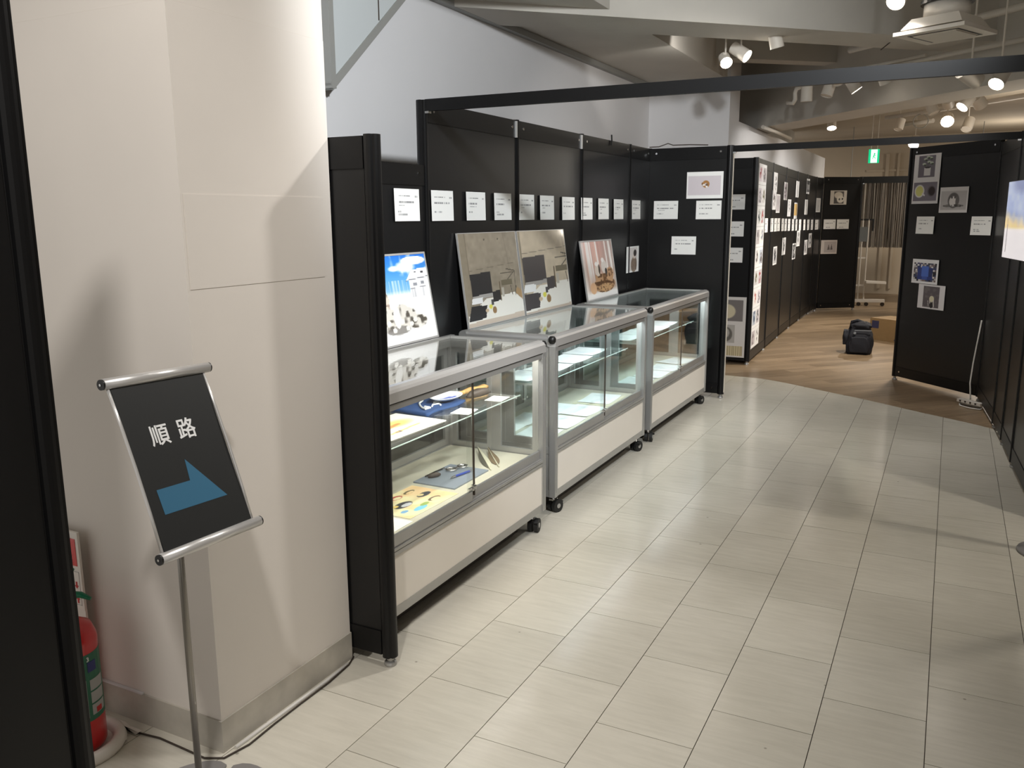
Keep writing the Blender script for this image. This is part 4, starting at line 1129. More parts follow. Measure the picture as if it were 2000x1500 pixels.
def animals_fn(U, V):
    n = nz(U, V, 6, 5, 93)
    o = lay(flat(U, (246, 236, 190)), (np.clip((n - 0.45) * 3, 0, 0.7), (244, 206, 150)), (ell(U, V, 0.12, 0.85, 0.25, 0.2, 0.9) * 0.6, (170, 170, 160)), (ell(U, V, 0.85, 0.5, 0.2, 0.4, 0.9) * 0.6, (242, 196, 150)))
    o = lay(o, (ell(U, V, 0.34, 0.50, 0.15, 0.11), (52, 56, 66)), (ell(U, V, 0.37, 0.46, 0.09, 0.06), (224, 228, 236)), (ell(U, V, 0.24, 0.56, 0.05, 0.05), (240, 210, 120)))
    o = lay(o, (ell(U, V, 0.78, 0.52, 0.12, 0.08), (60, 64, 74)), (ell(U, V, 0.74, 0.55, 0.05, 0.05), (236, 214, 160)))
    o = lay(o, (ell(U, V, 0.50, 0.82, 0.10, 0.08) * (1 - ell(U, V, 0.50, 0.80, 0.07, 0.05)), (196, 74, 62)), (ell(U, V, 0.76, 0.82, 0.10, 0.06) * (1 - ell(U, V, 0.76, 0.80, 0.07, 0.04)), (110, 100, 70)))
    o = lay(o, (ell(U, V, 0.72, 0.24, 0.11, 0.07) * (1 - ell(U, V, 0.72, 0.21, 0.08, 0.06)), (104, 92, 74)), (ell(U, V, 0.36, 0.16, 0.12, 0.07), (120, 200, 232)), (ell(U, V, 0.5, 0.22, 0.08, 0.05), (150, 176, 96)), (ell(U, V, 0.16, 0.28, 0.06, 0.05), (120, 176, 220)))
    return o
flat_sheet('animal_painting', 'colourful painted sheet of small animals on the case floor', 'painting', -1.865, 2.75, DK, 0.235, 0.345, -0.03, animals_fn, nx=60, ny=84, th=0.0012)
flat_sheet('painted_sheet', 'white sheet with a touch of light blue at the case corner', 'painting', -1.83, 2.44, DK, 0.2, 0.24, 0.0, lambda U, V: lay(flat(U, (248, 246, 240)), (ell(U, V, 0.7, 0.35, 0.08, 0.08), (150, 210, 236))), nx=20, ny=24)
bo = tag(MB().extrude([(-0.105, -0.145, 0), (0.105, -0.15, 0), (0.105, 0.15, 0), (-0.10, 0.155, 0)], (0, 0, 0.006)).build('drawing_board', 'slate', None, (-1.888, 3.105, DK)), 'blue grey board with tools lying on it on the case floor', 'board')
BZ = DK + 0.0062
tr = thing('wire_tool', 'thin wire tool with a dark brown grip on the grey board', 'tool', (-1.972, 3.10, BZ))
MB().tube([(-0.004, -0.07, 0.006), (0.0, 0.0, 0.008), (0.004, 0.075, 0.006)], 0.0028, 6).build('rod', 'black_metal', tr)
MB().tube([(0.004, 0.06, 0.006), (0.018, 0.072, 0.005), (0.012, 0.09, 0.004)], 0.0024, 6).build('loop', 'chrome', tr)
MB().tube([(0.012, -0.075, 0.008), (0.026, -0.06, 0.011), (0.036, -0.035, 0.011), (0.04, -0.02, 0.008)], [0.006, 0.011, 0.011, 0.006], 10).build('grip', 'dark_stone', tr, smooth=True)
lp = thing('silver_loupe', 'silver folding loupe of two round lenses on the grey board', 'loupe', (-1.915, 3.2, BZ))
for x, y in ((-0.012, -0.03), (0.008, 0.036)):
    ring = MB().lathe([(0.020, 0.0), (0.025, 0.0), (0.026, 0.005), (0.025, 0.010), (0.020, 0.010), (0.019, 0.005), (0.020, 0.0)], (x, y, 0), 24).build('lens_ring', 'chrome', lp, smooth=True)
    MB().lathe([(0.0, 0.004), (0.0195, 0.004), (0.0195, 0.006), (0.0, 0.0065)], (x, y, 0), 20).build('lens', 'glass_clear', ring)
MB().obox((-0.002, 0.004, 0.006), (0.007, 0.002, 0), (-0.003, 0.014, 0), (0, 0, 0.003)).build('hinge', 'chrome', lp)
pn = thing('blue_pen', 'blue mechanical pencil with silver tip on the grey board', 'pen', (-1.853, 3.12, BZ))
MB().tube([(-0.006, -0.03, 0.006), (0.012, 0.062, 0.006)], 0.0052, 10).build('barrel', 'pen_blue', pn)
MB().tube([(-0.006, -0.03, 0.006), (-0.010, -0.05, 0.0055), (-0.012, -0.062, 0.005)], [0.005, 0.004, 0.001], 10).build('tip', 'chrome', pn)
MB().tube([(0.012, 0.062, 0.006), (0.015, 0.076, 0.006)], 0.004, 10).build('cap', 'chrome', pn)
def feather(name, label, loc, rot, ln, wd, mv, mt):
    t = thing(name, label, 'feather', loc, rot)
    m1, m2, sh = MB(), MB(), []
    N = 16
    def prof(s): return wd * (0.25 + 0.75 * math.sin(PI * min(1, s * 1.15) ** 0.8)) * (1 - 0.25 * s)
    for side, mb in ((-1, m1), (1, m2)):
        vs, f = [], []
        for i in range(N + 1):
            s = i / N
            y = 0.05 + s * (ln - 0.05); z = 0.006 + 0.02 * s * s
            w = prof(s) if i < N else 0.001
            vs += [(0, y, z), (side * w, y - 0.01, z + 0.003 * side)]
            if i: 
                a = 2 * i
                f.append((a - 2, a - 1, a + 1, a))
        nv = len(vs)
        vs += [(x, y, z - 0.0012) for x, y, z in vs]
        f += [tuple(nv + k for k in q[::-1]) for q in f]
        f += [(2 * i + 1, 2 * i + 3, nv + 2 * i + 3, nv + 2 * i + 1) for i in range(N)]
        mb.add(vs, f)
    m1.build('vane', mv, t); m2.build('vane', mt, t)
    MB().tube([(0, 0, 0.0035), (0, 0.06, 0.006), (0, ln * 0.6, 0.0135), (0, ln, 0.026)], [0.003, 0.003, 0.002, 0.0008], 7).build('shaft', 'feather_white', t)
feather('long_feather', 'long feather half white and half dark lying at the case end', (-1.775, 3.265, DK), math.radians(40), 0.33, 0.022, 'feather_dark', 'feather_white')
feather('brown_feather', 'brown feather lying beside the white and dark feather', (-1.765, 3.325, DK), math.radians(40), 0.27, 0.024, 'feather_brown', 'feather_brown')

# white pages in the other two showcases
def ghost_fn(seed):
    def fn(U, V):
        n = nz(U, V, 5, 4, seed)
        return lay(flat(U, (244, 247, 247)), (np.clip((n - 0.55) * 2, 0, 0.35) * rect(U, V, 0.15, 0.85, 0.2, 0.8), (206, 214, 222)))
    return fn
def pages(where, items, z):
    for i, (cx, cy, w, l, rot, lb) in enumerate(items):
        flat_sheet('manuscript_page', lb, 'page', cx, cy, z + 0.0, w, l, rot, ghost_fn(int(cy * 1000)), nx=12, ny=16, th=0.0015, group='pages ' + where, curl=0.004)
pages('on the middle showcase shelf', [(-1.972, 4.862, 0.195, 0.278, 0.02, 'blank page at the far end of the middle showcase shelf'), (-1.952, 4.555, 0.195, 0.285, -0.02, 'blank page in the middle of the middle showcase shelf'),
      (-1.94, 4.245, 0.19, 0.275, 0.03, 'blank page second from the near end of the middle showcase shelf'), (-1.955, 3.955, 0.195, 0.27, 0.0, 'blank page at the near end of the middle showcase shelf')], SH1)
pages('on the middle showcase floor', [(-1.868, 4.562, 0.19, 0.275, -0.05, 'pale page in the front row of the middle showcase floor below the lock'), (-2.01, 4.55, 0.13, 0.265, 0.0, 'pale page in the back row of the middle showcase floor, middle'),
      (-1.865, 4.25, 0.195, 0.28, 0.0, 'pale page in the front row of the middle showcase floor, left of the lock'), (-2.07, 4.23, 0.15, 0.28, 0.03, 'pale page in the back row of the middle showcase floor, left'),
      (-1.87, 3.95, 0.195, 0.27, 0.02, 'pale page at the near end of the middle showcase floor, front row'), (-2.08, 3.965, 0.16, 0.265, -0.02, 'pale page at the near end of the middle showcase floor, back row')], DK)
fo = thing('card_folder', 'pale yellow folder under a page at the far end of middle showcase', 'folder', (-1.885, 4.90, DK), 0.06)
MB().box(-0.125, 0.125, -0.165, 0.165, 0.0, 0.002).box(-0.122, 0.123, -0.163, 0.160, 0.002, 0.004).build('cover', 'feather_white', fo)
flat_sheet('manuscript_page', 'page lying on the pale yellow folder in the middle showcase', 'page', -1.885, 4.905, DK + 0.0042, 0.20, 0.285, 0.06, ghost_fn(77), nx=12, ny=16, th=0.0015, group='pages on the middle showcase floor', curl=0.003)
pages('on the far showcase shelf', [(-1.965, 6.40, 0.2, 0.28, 0.03, 'page at the far end of the far showcase shelf'), (-1.945, 6.11, 0.2, 0.28, -0.02, 'page second from the far end of the far showcase shelf'),
      (-1.955, 5.82, 0.2, 0.28, 0.0, 'page in the middle of the far showcase shelf'), (-1.97, 5.535, 0.2, 0.275, 0.03, 'page at the near end of the far showcase shelf')], SH1)
pages('on the far showcase floor', [(-1.86, 6.50, 0.21, 0.29, -0.25, 'turned page at the far end of the far showcase floor'), (-1.855, 6.17, 0.21, 0.28, 0.0, 'page below the lock on the far showcase floor'),
      (-1.86, 5.87, 0.2, 0.28, 0.02, 'page in the middle of the far showcase floor'), (-1.88, 5.565, 0.2, 0.28, -0.02, 'page at the near end of the far showcase floor')], DK)

# ------------------------------------------------------------------ route sign on its pole
SG = thing('route_sign', 'black route sign with blue arrow on a tilted board and slim pole', 'sign', (-1.617, 1.38, 0))
ti, ro = 0.377, -0.029
U_ = Vector((0, 1, 0)); N_ = Vector((1, 0, 0)); V_ = math.cos(ti) * Vector((0, 0, 1)) - math.sin(ti) * N_
U2 = math.cos(ro) * U_ + math.sin(ro) * V_; V2 = -math.sin(ro) * U_ + math.cos(ro) * V_; W2 = U2.cross(V2)
SCn = Vector((-1.524 + 1.617, 1.333 - 1.38, 0.963))
def sp(a, b, c=0.0): return SCn + U2 * a + V2 * b + W2 * c
def slab(name, m, poly, c0, c1, parent=SG):
    return MB().extrude([sp(a, b, c0) for a, b in poly], W2 * (c1 - c0)).build(name, m, parent)
slab('poster', 'sign_black', [(-0.1265, -0.186), (0.1285, -0.186), (0.1285, 0.186), (-0.1265, 0.186)], 0.0, 0.0025)
slab('backing', 'aluminium', [(-0.128, -0.186), (0.13, -0.186), (0.13, 0.186), (-0.128, 0.186)], -0.004, -0.0003)
for a in (-0.1315, 0.132):
    MB().tube([sp(a, -0.19, 0.0), sp(a, -0.1, 0.004), sp(a, 0.0, 0.0055), sp(a, 0.1, 0.004), sp(a, 0.19, 0.0)], 0.0035, 8).build('side_rod', 'aluminium_light', SG, smooth=True)
for b in (0.197, -0.198):
    rl = MB().cyl(sp(-0.141, b, 0.0), sp(0.151, b, 0.0), 0.0125, n=24).build('clamp_bar', 'aluminium_light', SG, smooth=True)
    for a in (-0.143, 0.153):
        MB().cyl(sp(a - 0.002, b, 0.0), sp(a + 0.002, b, 0.0), 0.0118, n=20).build('end_cap', 'black_plastic', rl)
        MB().cyl(sp(a + math.copysign(0.002, a), b, 0), sp(a + math.copysign(0.0035, a), b, 0), 0.003, n=8).build('screw', 'chrome', rl)
slab('arrow', 'sign_blue', [(-0.0013, -0.0044), (-0.0054, -0.0544), (-0.0975, -0.0535), (-0.0959, -0.1105), (0.0826, -0.1129)], 0.0026, 0.003)
def glyph(ch, a, b, size):
    mw = Matrix((U2, V2, W2)).transposed().to_4x4(); mw.translation = sp(a, b, 0.0030)
    return text_mesh('lettering', ch, size, 0.012, 'sign_white', SG, mw)
for ch, a, b in (('\u9806', -0.0445, 0.0597), ('\u8def', 0.0305, 0.0603)):
    glyph(ch, a, b, 0.0515)
MB().tube([(0, 0, 0.010), (0, 0, 0.60), (0, 0, 0.93)], 0.0085, 14).build('pole', 'steel_pole', SG, smooth=True)
MB().extrude([(-0.012, -0.02, 0.93), (-0.012, 0.02, 0.93), (0.088, -0.02, 0.93), (0.088, -0.06, 0.93)], (0, 0, 0.03)).build('bracket', 'steel_pole', SG)
# four rounded sector plates as a foot
def sector(mid, half, r0, r1, gap):
    u = Vector((math.cos(mid), math.sin(mid))); v = Vector((-u.y, u.x))
    pts = []
    for k in range(13):
        t = -1 + 2 * k / 12
        a = t * half
        rr = r1 * (1 - 0.10 * abs(t) ** 6)
        pts.append(u * rr * math.cos(a) + v * (rr * math.sin(a) - gap * t))
    for k in range(4):
        t = 1 - 2 * k / 3
        a = t * half * 0.8
        pts.append(u * r0 * math.cos(a) + v * r0 * math.sin(a))
    return [(p.x, p.y, 0.0) for p in pts]
for k in range(4):
    MB().extrude(sector(math.radians(109 + 45 + 90 * k), math.radians(44), 0.02, 0.186, 0.010), (0, 0, 0.007)).build('foot_plate', 'stand_grey', SG)
MB().lathe([(0.03, 0.008), (0.03, 0.012), (0.014, 0.02)], (0, 0, 0), 20).build('collar', 'stand_grey', SG)

# ------------------------------------------------------------------ fire extinguisher and its stand
EX = (-2.118, 1.40)
es = thing('extinguisher_stand', 'white extinguisher stand with a red and white notice plate', 'stand', (EX[0], EX[1], 0))
ringp = []
MB().lathe([(0.088, 0.0), (0.118, 0.0), (0.124, 0.012), (0.118, 0.03), (0.105, 0.036), (0.092, 0.03), (0.086, 0.012), (0.088, 0.0)], (0, 0, 0), 36, 0.98, 1.02).build('base_ring', 'white_plastic', es, smooth=True)
MB().box(-0.09, 0.085, -0.09, 0.09, 0.002, 0.012).build('tray', 'white_plastic', es)
MB().extrude([(-0.03, 0.118, 0.02), (0.03, 0.118, 0.02), (0.085, 0.118, 0.0), (0.1, 0.118, 0.012), (-0.1, 0.118, 0.012)], (0, 0.012, 0)).build('brace', 'white_plastic', es)
nb = MB().box(-0.165, -0.112, 0.138, 0.146, 0.25, 0.60)
plate = MB().box(-0.30, -0.108, 0.135, 0.1425, 0.345, 0.592).build('notice_plate', 'white_plastic', es)
MB().box(-0.27, -0.110, 0.138, 0.1445, 0.02, 0.345).build('upright', 'white_plastic', es)
MB().box(-0.29, -0.120, 0.1335, 0.135, 0.485, 0.57).build('red_field', 'red_paint', plate)
mw = Matrix(((1, 0, 0, -0.178), (0, 0, -1, 0.1333), (0, 1, 0, 0.5275), (0, 0, 0, 1)))
for k, ch in enumerate(('\u6d88', '\u706b', '\u5668')):
    mk = mw.copy(); mk.translation = Vector((-0.152, 0.1333, 0.556 - 0.0285 * k))
    text_mesh('lettering', ch, 0.030, 0.03, 'sign_white', plate, mk)
fr = MB()
fr.box(-0.29, -0.117, 0.1342, 0.135, 0.4655, 0.467).box(-0.1185, -0.117, 0.1342, 0.135, 0.36, 0.467).box(-0.29, -0.117, 0.1342, 0.135, 0.36, 0.3615)
fr.build('border_line', 'label_grey', plate)
ar = MB().extrude([(-0.132, 0.1338, 0.412), (-0.140, 0.1338, 0.422), (-0.135, 0.1338, 0.422), (-0.135, 0.1338, 0.434), (-0.129, 0.1338, 0.434), (-0.129, 0.1338, 0.422), (-0.124, 0.1338, 0.422)], (0, 0.001, 0))
ar.extrude([(-0.132, 0.1338, 0.388), (-0.140, 0.1338, 0.378), (-0.135, 0.1338, 0.378), (-0.135, 0.1338, 0.366), (-0.129, 0.1338, 0.366), (-0.129, 0.1338, 0.378), (-0.124, 0.1338, 0.378)], (0, 0.001, 0))
ar.build('arrow_mark', 'label_red', plate)
ex = thing('fire_extinguisher', 'red fire extinguisher with green label and green handles by the left panel', 'extinguisher', (EX[0], EX[1], 0.0125))
MB().lathe([(0.045, 0.0), (0.068, 0.004), (0.074, 0.016), (0.074, 0.322), (0.0745, 0.325), (0.073, 0.337), (0.062, 0.368), (0.036, 0.384), (0.018, 0.39), (0.018, 0.406)], (0, 0, 0), 40).build('cylinder', 'red_paint', ex, smooth=True)
def wrap(name, m, a0, a1, z0, z1, r, parent):
    n = 14; vs = []; f = []
    for i in range(n + 1):
        a = math.radians(a0 + (a1 - a0) * i / n)
        for rr in (r, r - 0.0005):
            vs += [(rr * math.cos(a), rr * math.sin(a), z0), (rr * math.cos(a), rr * math.sin(a), z1)]
    for i in range(n):
        o = 4 * i
        f += [(o, o + 4, o + 5, o + 1), (o + 1, o + 5, o + 7, o + 3), (o, o + 2, o + 6, o + 4)]
    mb = MB(); mb.add(vs, f)
    return mb.build(name, m, parent)
lb = wrap('label', 'green_label', -150, 62, 0.100, 0.300, 0.0748, ex)
wrap('text_block', 'label_grey', -50, -8, 0.112, 0.226, 0.0752, lb)
for k in range(7):
    wrap('print_line', 'papers_grey', -47, -11, 0.120 + 0.010 * k, 0.1225 + 0.010 * k, 0.0755, lb)
wrap('text_block', 'label_grey', 0, 38, 0.190, 0.222, 0.0752, lb)
wrap('text_block', 'label_grey', 0, 38, 0.152, 0.185, 0.0752, lb)
wrap('text_block', 'label_grey', 0, 38, 0.116, 0.147, 0.0752, lb)
wrap('red_mark', 'label_red', 10, 26, 0.118, 0.134, 0.0756, lb)
wrap('yellow_mark', 'label_yellow', -50, -20, 0.233, 0.264, 0.0753, lb)
wrap('blue_mark', 'label_blue', -2, 20, 0.246, 0.276, 0.0753, lb)
for k, ch in enumerate('LS-3'):
    a = math.radians(-36 + 12 * k)
    r_ = Vector((math.cos(a), math.sin(a), 0)); tv = Vector((-math.sin(a), math.cos(a), 0))
    mk = Matrix((tv, Vector((0, 0, 1)), r_)).transposed().to_4x4(); mk.translation = r_ * 0.0756 + Vector((0, 0, 0.285))
    text_mesh('lettering', ch, 0.018, 0.02, 'sign_white', lb, mk)
wrap('white_sticker', 'paper', -40, -8, 0.3445, 0.3575, 0.0705, ex)
MB().cyl((0, 0, 0.405), (0, 0, 0.445), 0.016, n=16).build('valve', 'chrome', ex)
MB().tube([(-0.06, -0.03, 0.440), (-0.02, -0.01, 0.452), (0.02, 0.01, 0.464), (0.045, 0.023, 0.463), (0.068, 0.035, 0.451)], [0.010, 0.012, 0.011, 0.009, 0.005], 10).build('carry_handle', 'green_plastic', ex, smooth=True)
MB().tube([(-0.05, -0.025, 0.462), (-0.02, -0.01, 0.475), (0.008, 0.004, 0.505), (0.032, 0.016, 0.540)], [0.010, 0.011, 0.009, 0.005], 10).build('lever', 'green_plastic', ex, smooth=True)
MB().tube([(-0.02, -0.01, 0.43), (-0.07, -0.03, 0.42), (-0.095, -0.03, 0.36), (-0.095, -0.02, 0.2), (-0.09, -0.01, 0.1)], 0.008, 8).build('hose', 'black_plastic', ex, smooth=True)

# cables on the floor along the pillar
tag(MB().tube([(-2.06, 1.52, 0.005), (-1.95, 1.535, 0.004), (-1.85, 1.53, 0.004), (-1.76, 1.525, 0.004), (-1.71, 1.55, 0.004), (-1.692, 1.63, 0.004), (-1.698, 1.74, 0.004), (-1.700, 1.86, 0.004), (-1.70, 2.0, 0.004), (-1.712, 2.12, 0.004), (-1.73, 2.17, 0.004)], 0.0028, 8).build('floor_cable', 'cable_dark', smooth=True), 'dark cable lying along the foot of the pillar', 'cable')
tag(MB().tube([(-1.716, 1.60, 0.004), (-1.714, 1.8, 0.004), (-1.713, 2.0, 0.004), (-1.718, 2.12, 0.004)], 0.006, 8).build('floor_cable', 'cable_white', smooth=True), 'white cable lying along the foot of the pillar', 'cable')

# ------------------------------------------------------------------ beyond: bag, box, power strip, screen, exit sign, rack, string curtain
bg = thing('shoulder_bag', 'dark navy soft bag standing on the wood floor', 'bag', (-0.815, 9.98, 0), 0.08)
def soft_box(w, d, h, bul=0.02, n=10, top=0.8):
    vs, f = [], []
    rows_ = 12
    for j in range(rows_ + 1):
        s = j / rows_
        k = (0.93 + 0.1 * math.sin(PI * s) - (1 - top) * max(0, s - 0.65) / 0.35)
        for i in range(4 * n):
            a = 2 * PI * (i + 0.5) / (4 * n)
            e = 0.42
            x = math.copysign(abs(math.cos(a)) ** e, math.cos(a)) * w / 2 * k
            y = math.copysign(abs(math.sin(a)) ** e, math.sin(a)) * d / 2 * k
            wob = 1 + 0.05 * math.sin(5 * a + 7 * s) + 0.03 * math.sin(9 * a - 6 * s)
            vs.append((x * wob, y * wob, h * s + 0.008 * math.sin(3 * a) * s))
    m_ = 4 * n
    for j in range(rows_):
        for i in range(m_):
            f.append((j * m_ + i, j * m_ + (i + 1) % m_, (j + 1) * m_ + (i + 1) % m_, (j + 1) * m_ + i))
    f += [tuple(range(m_))[::-1], tuple(range(rows_ * m_, (rows_ + 1) * m_))]
    mb = MB(); mb.add(vs, f); return mb
soft_box(0.27, 0.20, 0.305, top=0.72).build('body', 'bag_cloth', bg, smooth=True)
soft_box(0.20, 0.15, 0.07, top=0.6).build('flap', 'bag_cloth', bg, (0.01, -0.01, 0.275), smooth=True)
MB().obox((0.03, -0.107, 0.265), (0.085, 0, 0), (0, 0.004, 0), (0, 0, 0.004)).build('zip', 'bag_grey', bg)
soft_box(0.2, 0.05, 0.17, top=0.9).build('front_pocket', 'bag_cloth', bg, (0.0, -0.108, 0.02), smooth=True)
MB().tube([(-0.10, 0.0, 0.27), (-0.085, 0.0, 0.345), (-0.03, -0.005, 0.362), (0.03, -0.02, 0.345), (0.08, -0.02, 0.315), (0.1, 0, 0.28)], [0.014, 0.018, 0.017, 0.014, 0.013, 0.011], 8).build('handle', 'bag_cloth', bg, smooth=True)
soft_box(0.07, 0.14, 0.15, top=0.85).build('side_pocket', 'bag_cloth', bg, (-0.135, -0.01, 0.10), smooth=True)
MB().cyl((-0.05, -0.118, 0.235), (-0.05, -0.105, 0.235), 0.014, n=10).build('buckle', 'bag_grey', bg)

bx = thing('cardboard_box', 'brown cardboard box behind the navy bag with a dark printed square', 'box', (-0.807, 11.2, 0), math.atan2(10.974 - 11.206, -0.49 + 0.807))
MB().box(0, 0.62, 0, 0.36, 0, 0.262).build('body', 'carton', bx)
MB().box(0.0, 0.62, 0.004, 0.178, 0.262, 0.266).build('flap', 'carton', bx)
MB().box(0.0, 0.62, 0.183, 0.356, 0.262, 0.266).build('flap', 'carton', bx)
MB().box(0.03, 0.13, -0.0012, 0, 0.145, 0.235).build('printed_mark', 'carton_print', bx)
MB().box(0.36, 0.372, -0.0012, 0, 0.02, 0.035).build('printed_mark', 'carton_print', bx)

ps = thing('power_strip', 'white power strip on the floor with a white cable going up', 'power strip', (0.235, 7.50, 0), -0.75)
MB().box(-0.11, 0.11, -0.022, 0.022, 0.026, 0.05).build('housing', 'white_plastic', ps)
for k in range(4):
    MB().box(-0.085 + 0.048 * k, -0.07 + 0.048 * k, -0.0235, -0.022, 0.032, 0.045).build('socket', 'cable_dark', ps)
MB().tube([(-0.11, 0.01, 0.01), (-0.05, -0.05, 0.006), (0.05, -0.06, 0.006), (0.12, -0.03, 0.006), (0.1, 0.02, 0.006), (0.0, 0.02, 0.008), (-0.09, 0.0, 0.012)], 0.006, 8).build('cord', 'cable_white', ps, smooth=True)
tag(MB().tube([(0.235, 7.57, 0.05), (0.225, 7.68, 0.16), (0.235, 7.735, 0.32), (0.252, 7.76, 0.50), (0.266, 7.775, 0.66)], 0.006, 8).build('power_cable', 'cable_white', smooth=True), 'white cable running up the angled panel from the power strip', 'cable')

# screen on a floor stand at the right edge
sd = Vector((0.12, -0.70)).normalized()
tvr = thing('display_screen', 'bright display screen showing blue and yellow sky at the right edge', 'screen', (0.226, 4.90, 1.285), math.atan2(sd.y, sd.x))
def scr_fn(U, V):
    n = nz(U, V, 5, 6, 97) * 0.6 + nz(U, V, 12, 14, 98) * 0.4
    sky = np.stack([150 + 60 * n, 164 + 54 * n, 206 + 30 * n], -1)
    o = lay(sky, (np.clip((0.66 - V + 0.12 * (n - 0.5) - 0.15 * U) / 0.16, 0, 1), (236, 208, 150)), (np.clip((0.41 - V) / 0.04, 0, 1), (240, 234, 236)))
    o = lay(o, (rect(U, V, 0.075, 0.10, 0.07, 0.45), (150, 146, 148)), (rect(U, V, 0.082, 0.092, 0.45, 0.52), (140, 132, 130)))
    return lay(o, (ell(U, V, 0.42, 0.97, 0.25, 0.12, 0.8) * 0.6, (120, 128, 170)))
me = sheet_mesh('picture', 0.60, 0.36, scr_fn, 90, 54, 0.001, 'print_screen')
o = bpy.data.objects.new('picture', me); COL.objects.link(o); o.parent = tvr; o.location = (0.004, 0, 0.004)
MB().box(0, 0.608, 0.0005, 0.03, 0, 0.368).build('case', 'black_plastic', tvr)
MB().box(0.25, 0.36, 0.03, 0.06, 0.12, 0.26).build('mount', 'black_metal', tvr)
sp_ = thing('screen_stand', 'grey floor stand with round foot under the display screen', 'stand', (0.515, 4.30, 0))
MB().lathe([(0.136, 0.0), (0.14, 0.004), (0.136, 0.012), (0.03, 0.018)], (0, 0, 0), 36).build('foot', 'stand_grey', sp_, smooth=True)
MB().cyl((0, 0, 0.016), (0, 0, 1.50), 0.018, n=16).build('pole', 'stand_grey', sp_)
MB().tube([(0, 0, 1.49), (-0.06, 0.10, 1.49), (-0.135, 0.235, 1.48)], 0.014, 8).build('arm', 'stand_grey', sp_)

# exit sign hanging before the back wall
xs = thing('exit_sign', 'green and white emergency exit sign hanging at the back', 'exit sign', (-1.16, 13.5, 2.215), 0.12)
MB().box(0, 0.142, 0, 0.03, 0, 0.19).build('case', 'exit_green', xs)
MB().box(0.03, 0.115, -0.002, 0, 0.004, 0.186).build('lit_face', 'exit_white', xs)
fg = MB()
fg.cyl((0.078, -0.0035, 0.128), (0.078, -0.002, 0.128), 0.010, n=10)
fg.obox((0.070, -0.003, 0.100), (0.008, 0, 0.018), (0, 0.0008, 0), (0.006, 0, -0.003))
fg.obox((0.060, -0.003, 0.070), (0.010, 0, 0.014), (0, 0.0008, 0), (0.003, 0, -0.002))
fg.obox((0.084, -0.003, 0.074), (0.008, 0, -0.013), (0, 0.0008, 0), (0.003, 0, 0.002))
fg.obox((0.088, -0.003, 0.104), (0.012, 0, -0.004), (0, 0.0008, 0), (0.001, 0, 0.003))
fg.build('running_figure', 'exit_green', xs)
MB().cyl((0.03, 0.015, 0.19), (0.03, 0.015, 0.705), 0.006, n=8).cyl((0.11, 0.015, 0.19), (0.11, 0.015, 0.705), 0.006, n=8).build('hanger', 'pipe_white', xs)

# string curtain under the header rail: strands nobody could count
cu = MB()
hd0, hd1 = Vector((-1.75, 15.66)), Vector((0.45, 15.80))
r2 = np.random.default_rng(12)
for k in range(760):
    s = k / 759 * 1.0 + r2.normal(0, 0.002)
    p = hd0.lerp(hd1, float(np.clip(s, 0, 1)))
    off = float(r2.normal(0, 0.012)); w = 0.0028 + 0.003 * float(r2.random())
    zb = 0.945 + 0.02 * float(r2.random()) + (0.5 * float(r2.random()) if r2.random() < 0.04 else 0)
    sw = float(r2.normal(0, 0.012))
    cu.cur = int(r2.choice(3, p=[0.42, 0.40, 0.18]))
    cu.extrude([(p.x - w, p.y + off - w, 2.07), (p.x + w, p.y + off - w, 2.07), (p.x + w, p.y + off + w, 2.07), (p.x - w, p.y + off + w, 2.07)], (sw, 0, zb - 2.07))
tag(cu.build('string_curtain', ['string_dark', 'string_mid', 'string_light']), 'grey and tan string curtain hanging below the header rail', 'curtain', kind='stuff')

cr = tag(MB().tube([(-1.8, 15.657, 2.086), (0.5, 15.803, 2.086)], 0.014, 8).build('curtain_rail', 'grey_trim'), 'thin rail carrying the string curtain', 'rail')
for x in (-1.6, 0.3):
    MB().cyl((x, 15.73 + 0.0635 * (x + 0.65), 2.095), (x, 15.73 + 0.0635 * (x + 0.65), 2.92), 0.006, n=8).build('hanger', 'grey_trim', cr)
# mobile rack behind the back panel
rk = thing('mobile_rack', 'white mobile rack on castors behind the back panel', 'rack', (-1.42, 15.25, 0), 0.25)
for x in (0.10, 0.19):
    MB().cyl((x, 0, 0.10), (x, 0, 1.42), 0.013, n=10).build('upright', 'pipe_white', rk)
MB().cyl((-0.03, 0, 0.10), (-0.03, 0, 1.42), 0.013, n=10).build('upright', 'pipe_white', rk)
for z in (0.33, 0.78):
    MB().box(-0.15, 0.19, -0.008, 0.008, z, z + 0.025).build('crossbar', 'white_plastic', rk)
MB().box(-0.2, 0.52, -0.035, 0.035, 0.065, 0.115).build('foot_bar', 'white_plastic', rk)
MB().extrude([(0.20, -0.12, 0.385), (0.52, -0.05, 0.37), (0.52, 0.06, 0.37), (0.20, 0.12, 0.385)], (0, 0, 0.035)).build('tray', 'white_plastic', rk)
for x in (-0.17, 0.12, 0.24, 0.49):
    MB().cyl((x, -0.015, 0.032), (x, 0.015, 0.032), 0.032, n=14).build('castor', 'cable_dark', rk)
MB().box(-0.16, 0.27, -0.012, 0.012, 1.40, 1.425).box(0.247, 0.27, -0.012, 0.012, 1.23, 1.40).build('frame_top', 'black_metal', rk)
tag(MB().box(-0.0, 0.2, -0.02, 0.0, 0.0, 0.235).build('hanging_papers', 'papers_grey', None, (-1.43, 15.20, 1.06)), 'grey papers hung on the mobile rack', 'papers')

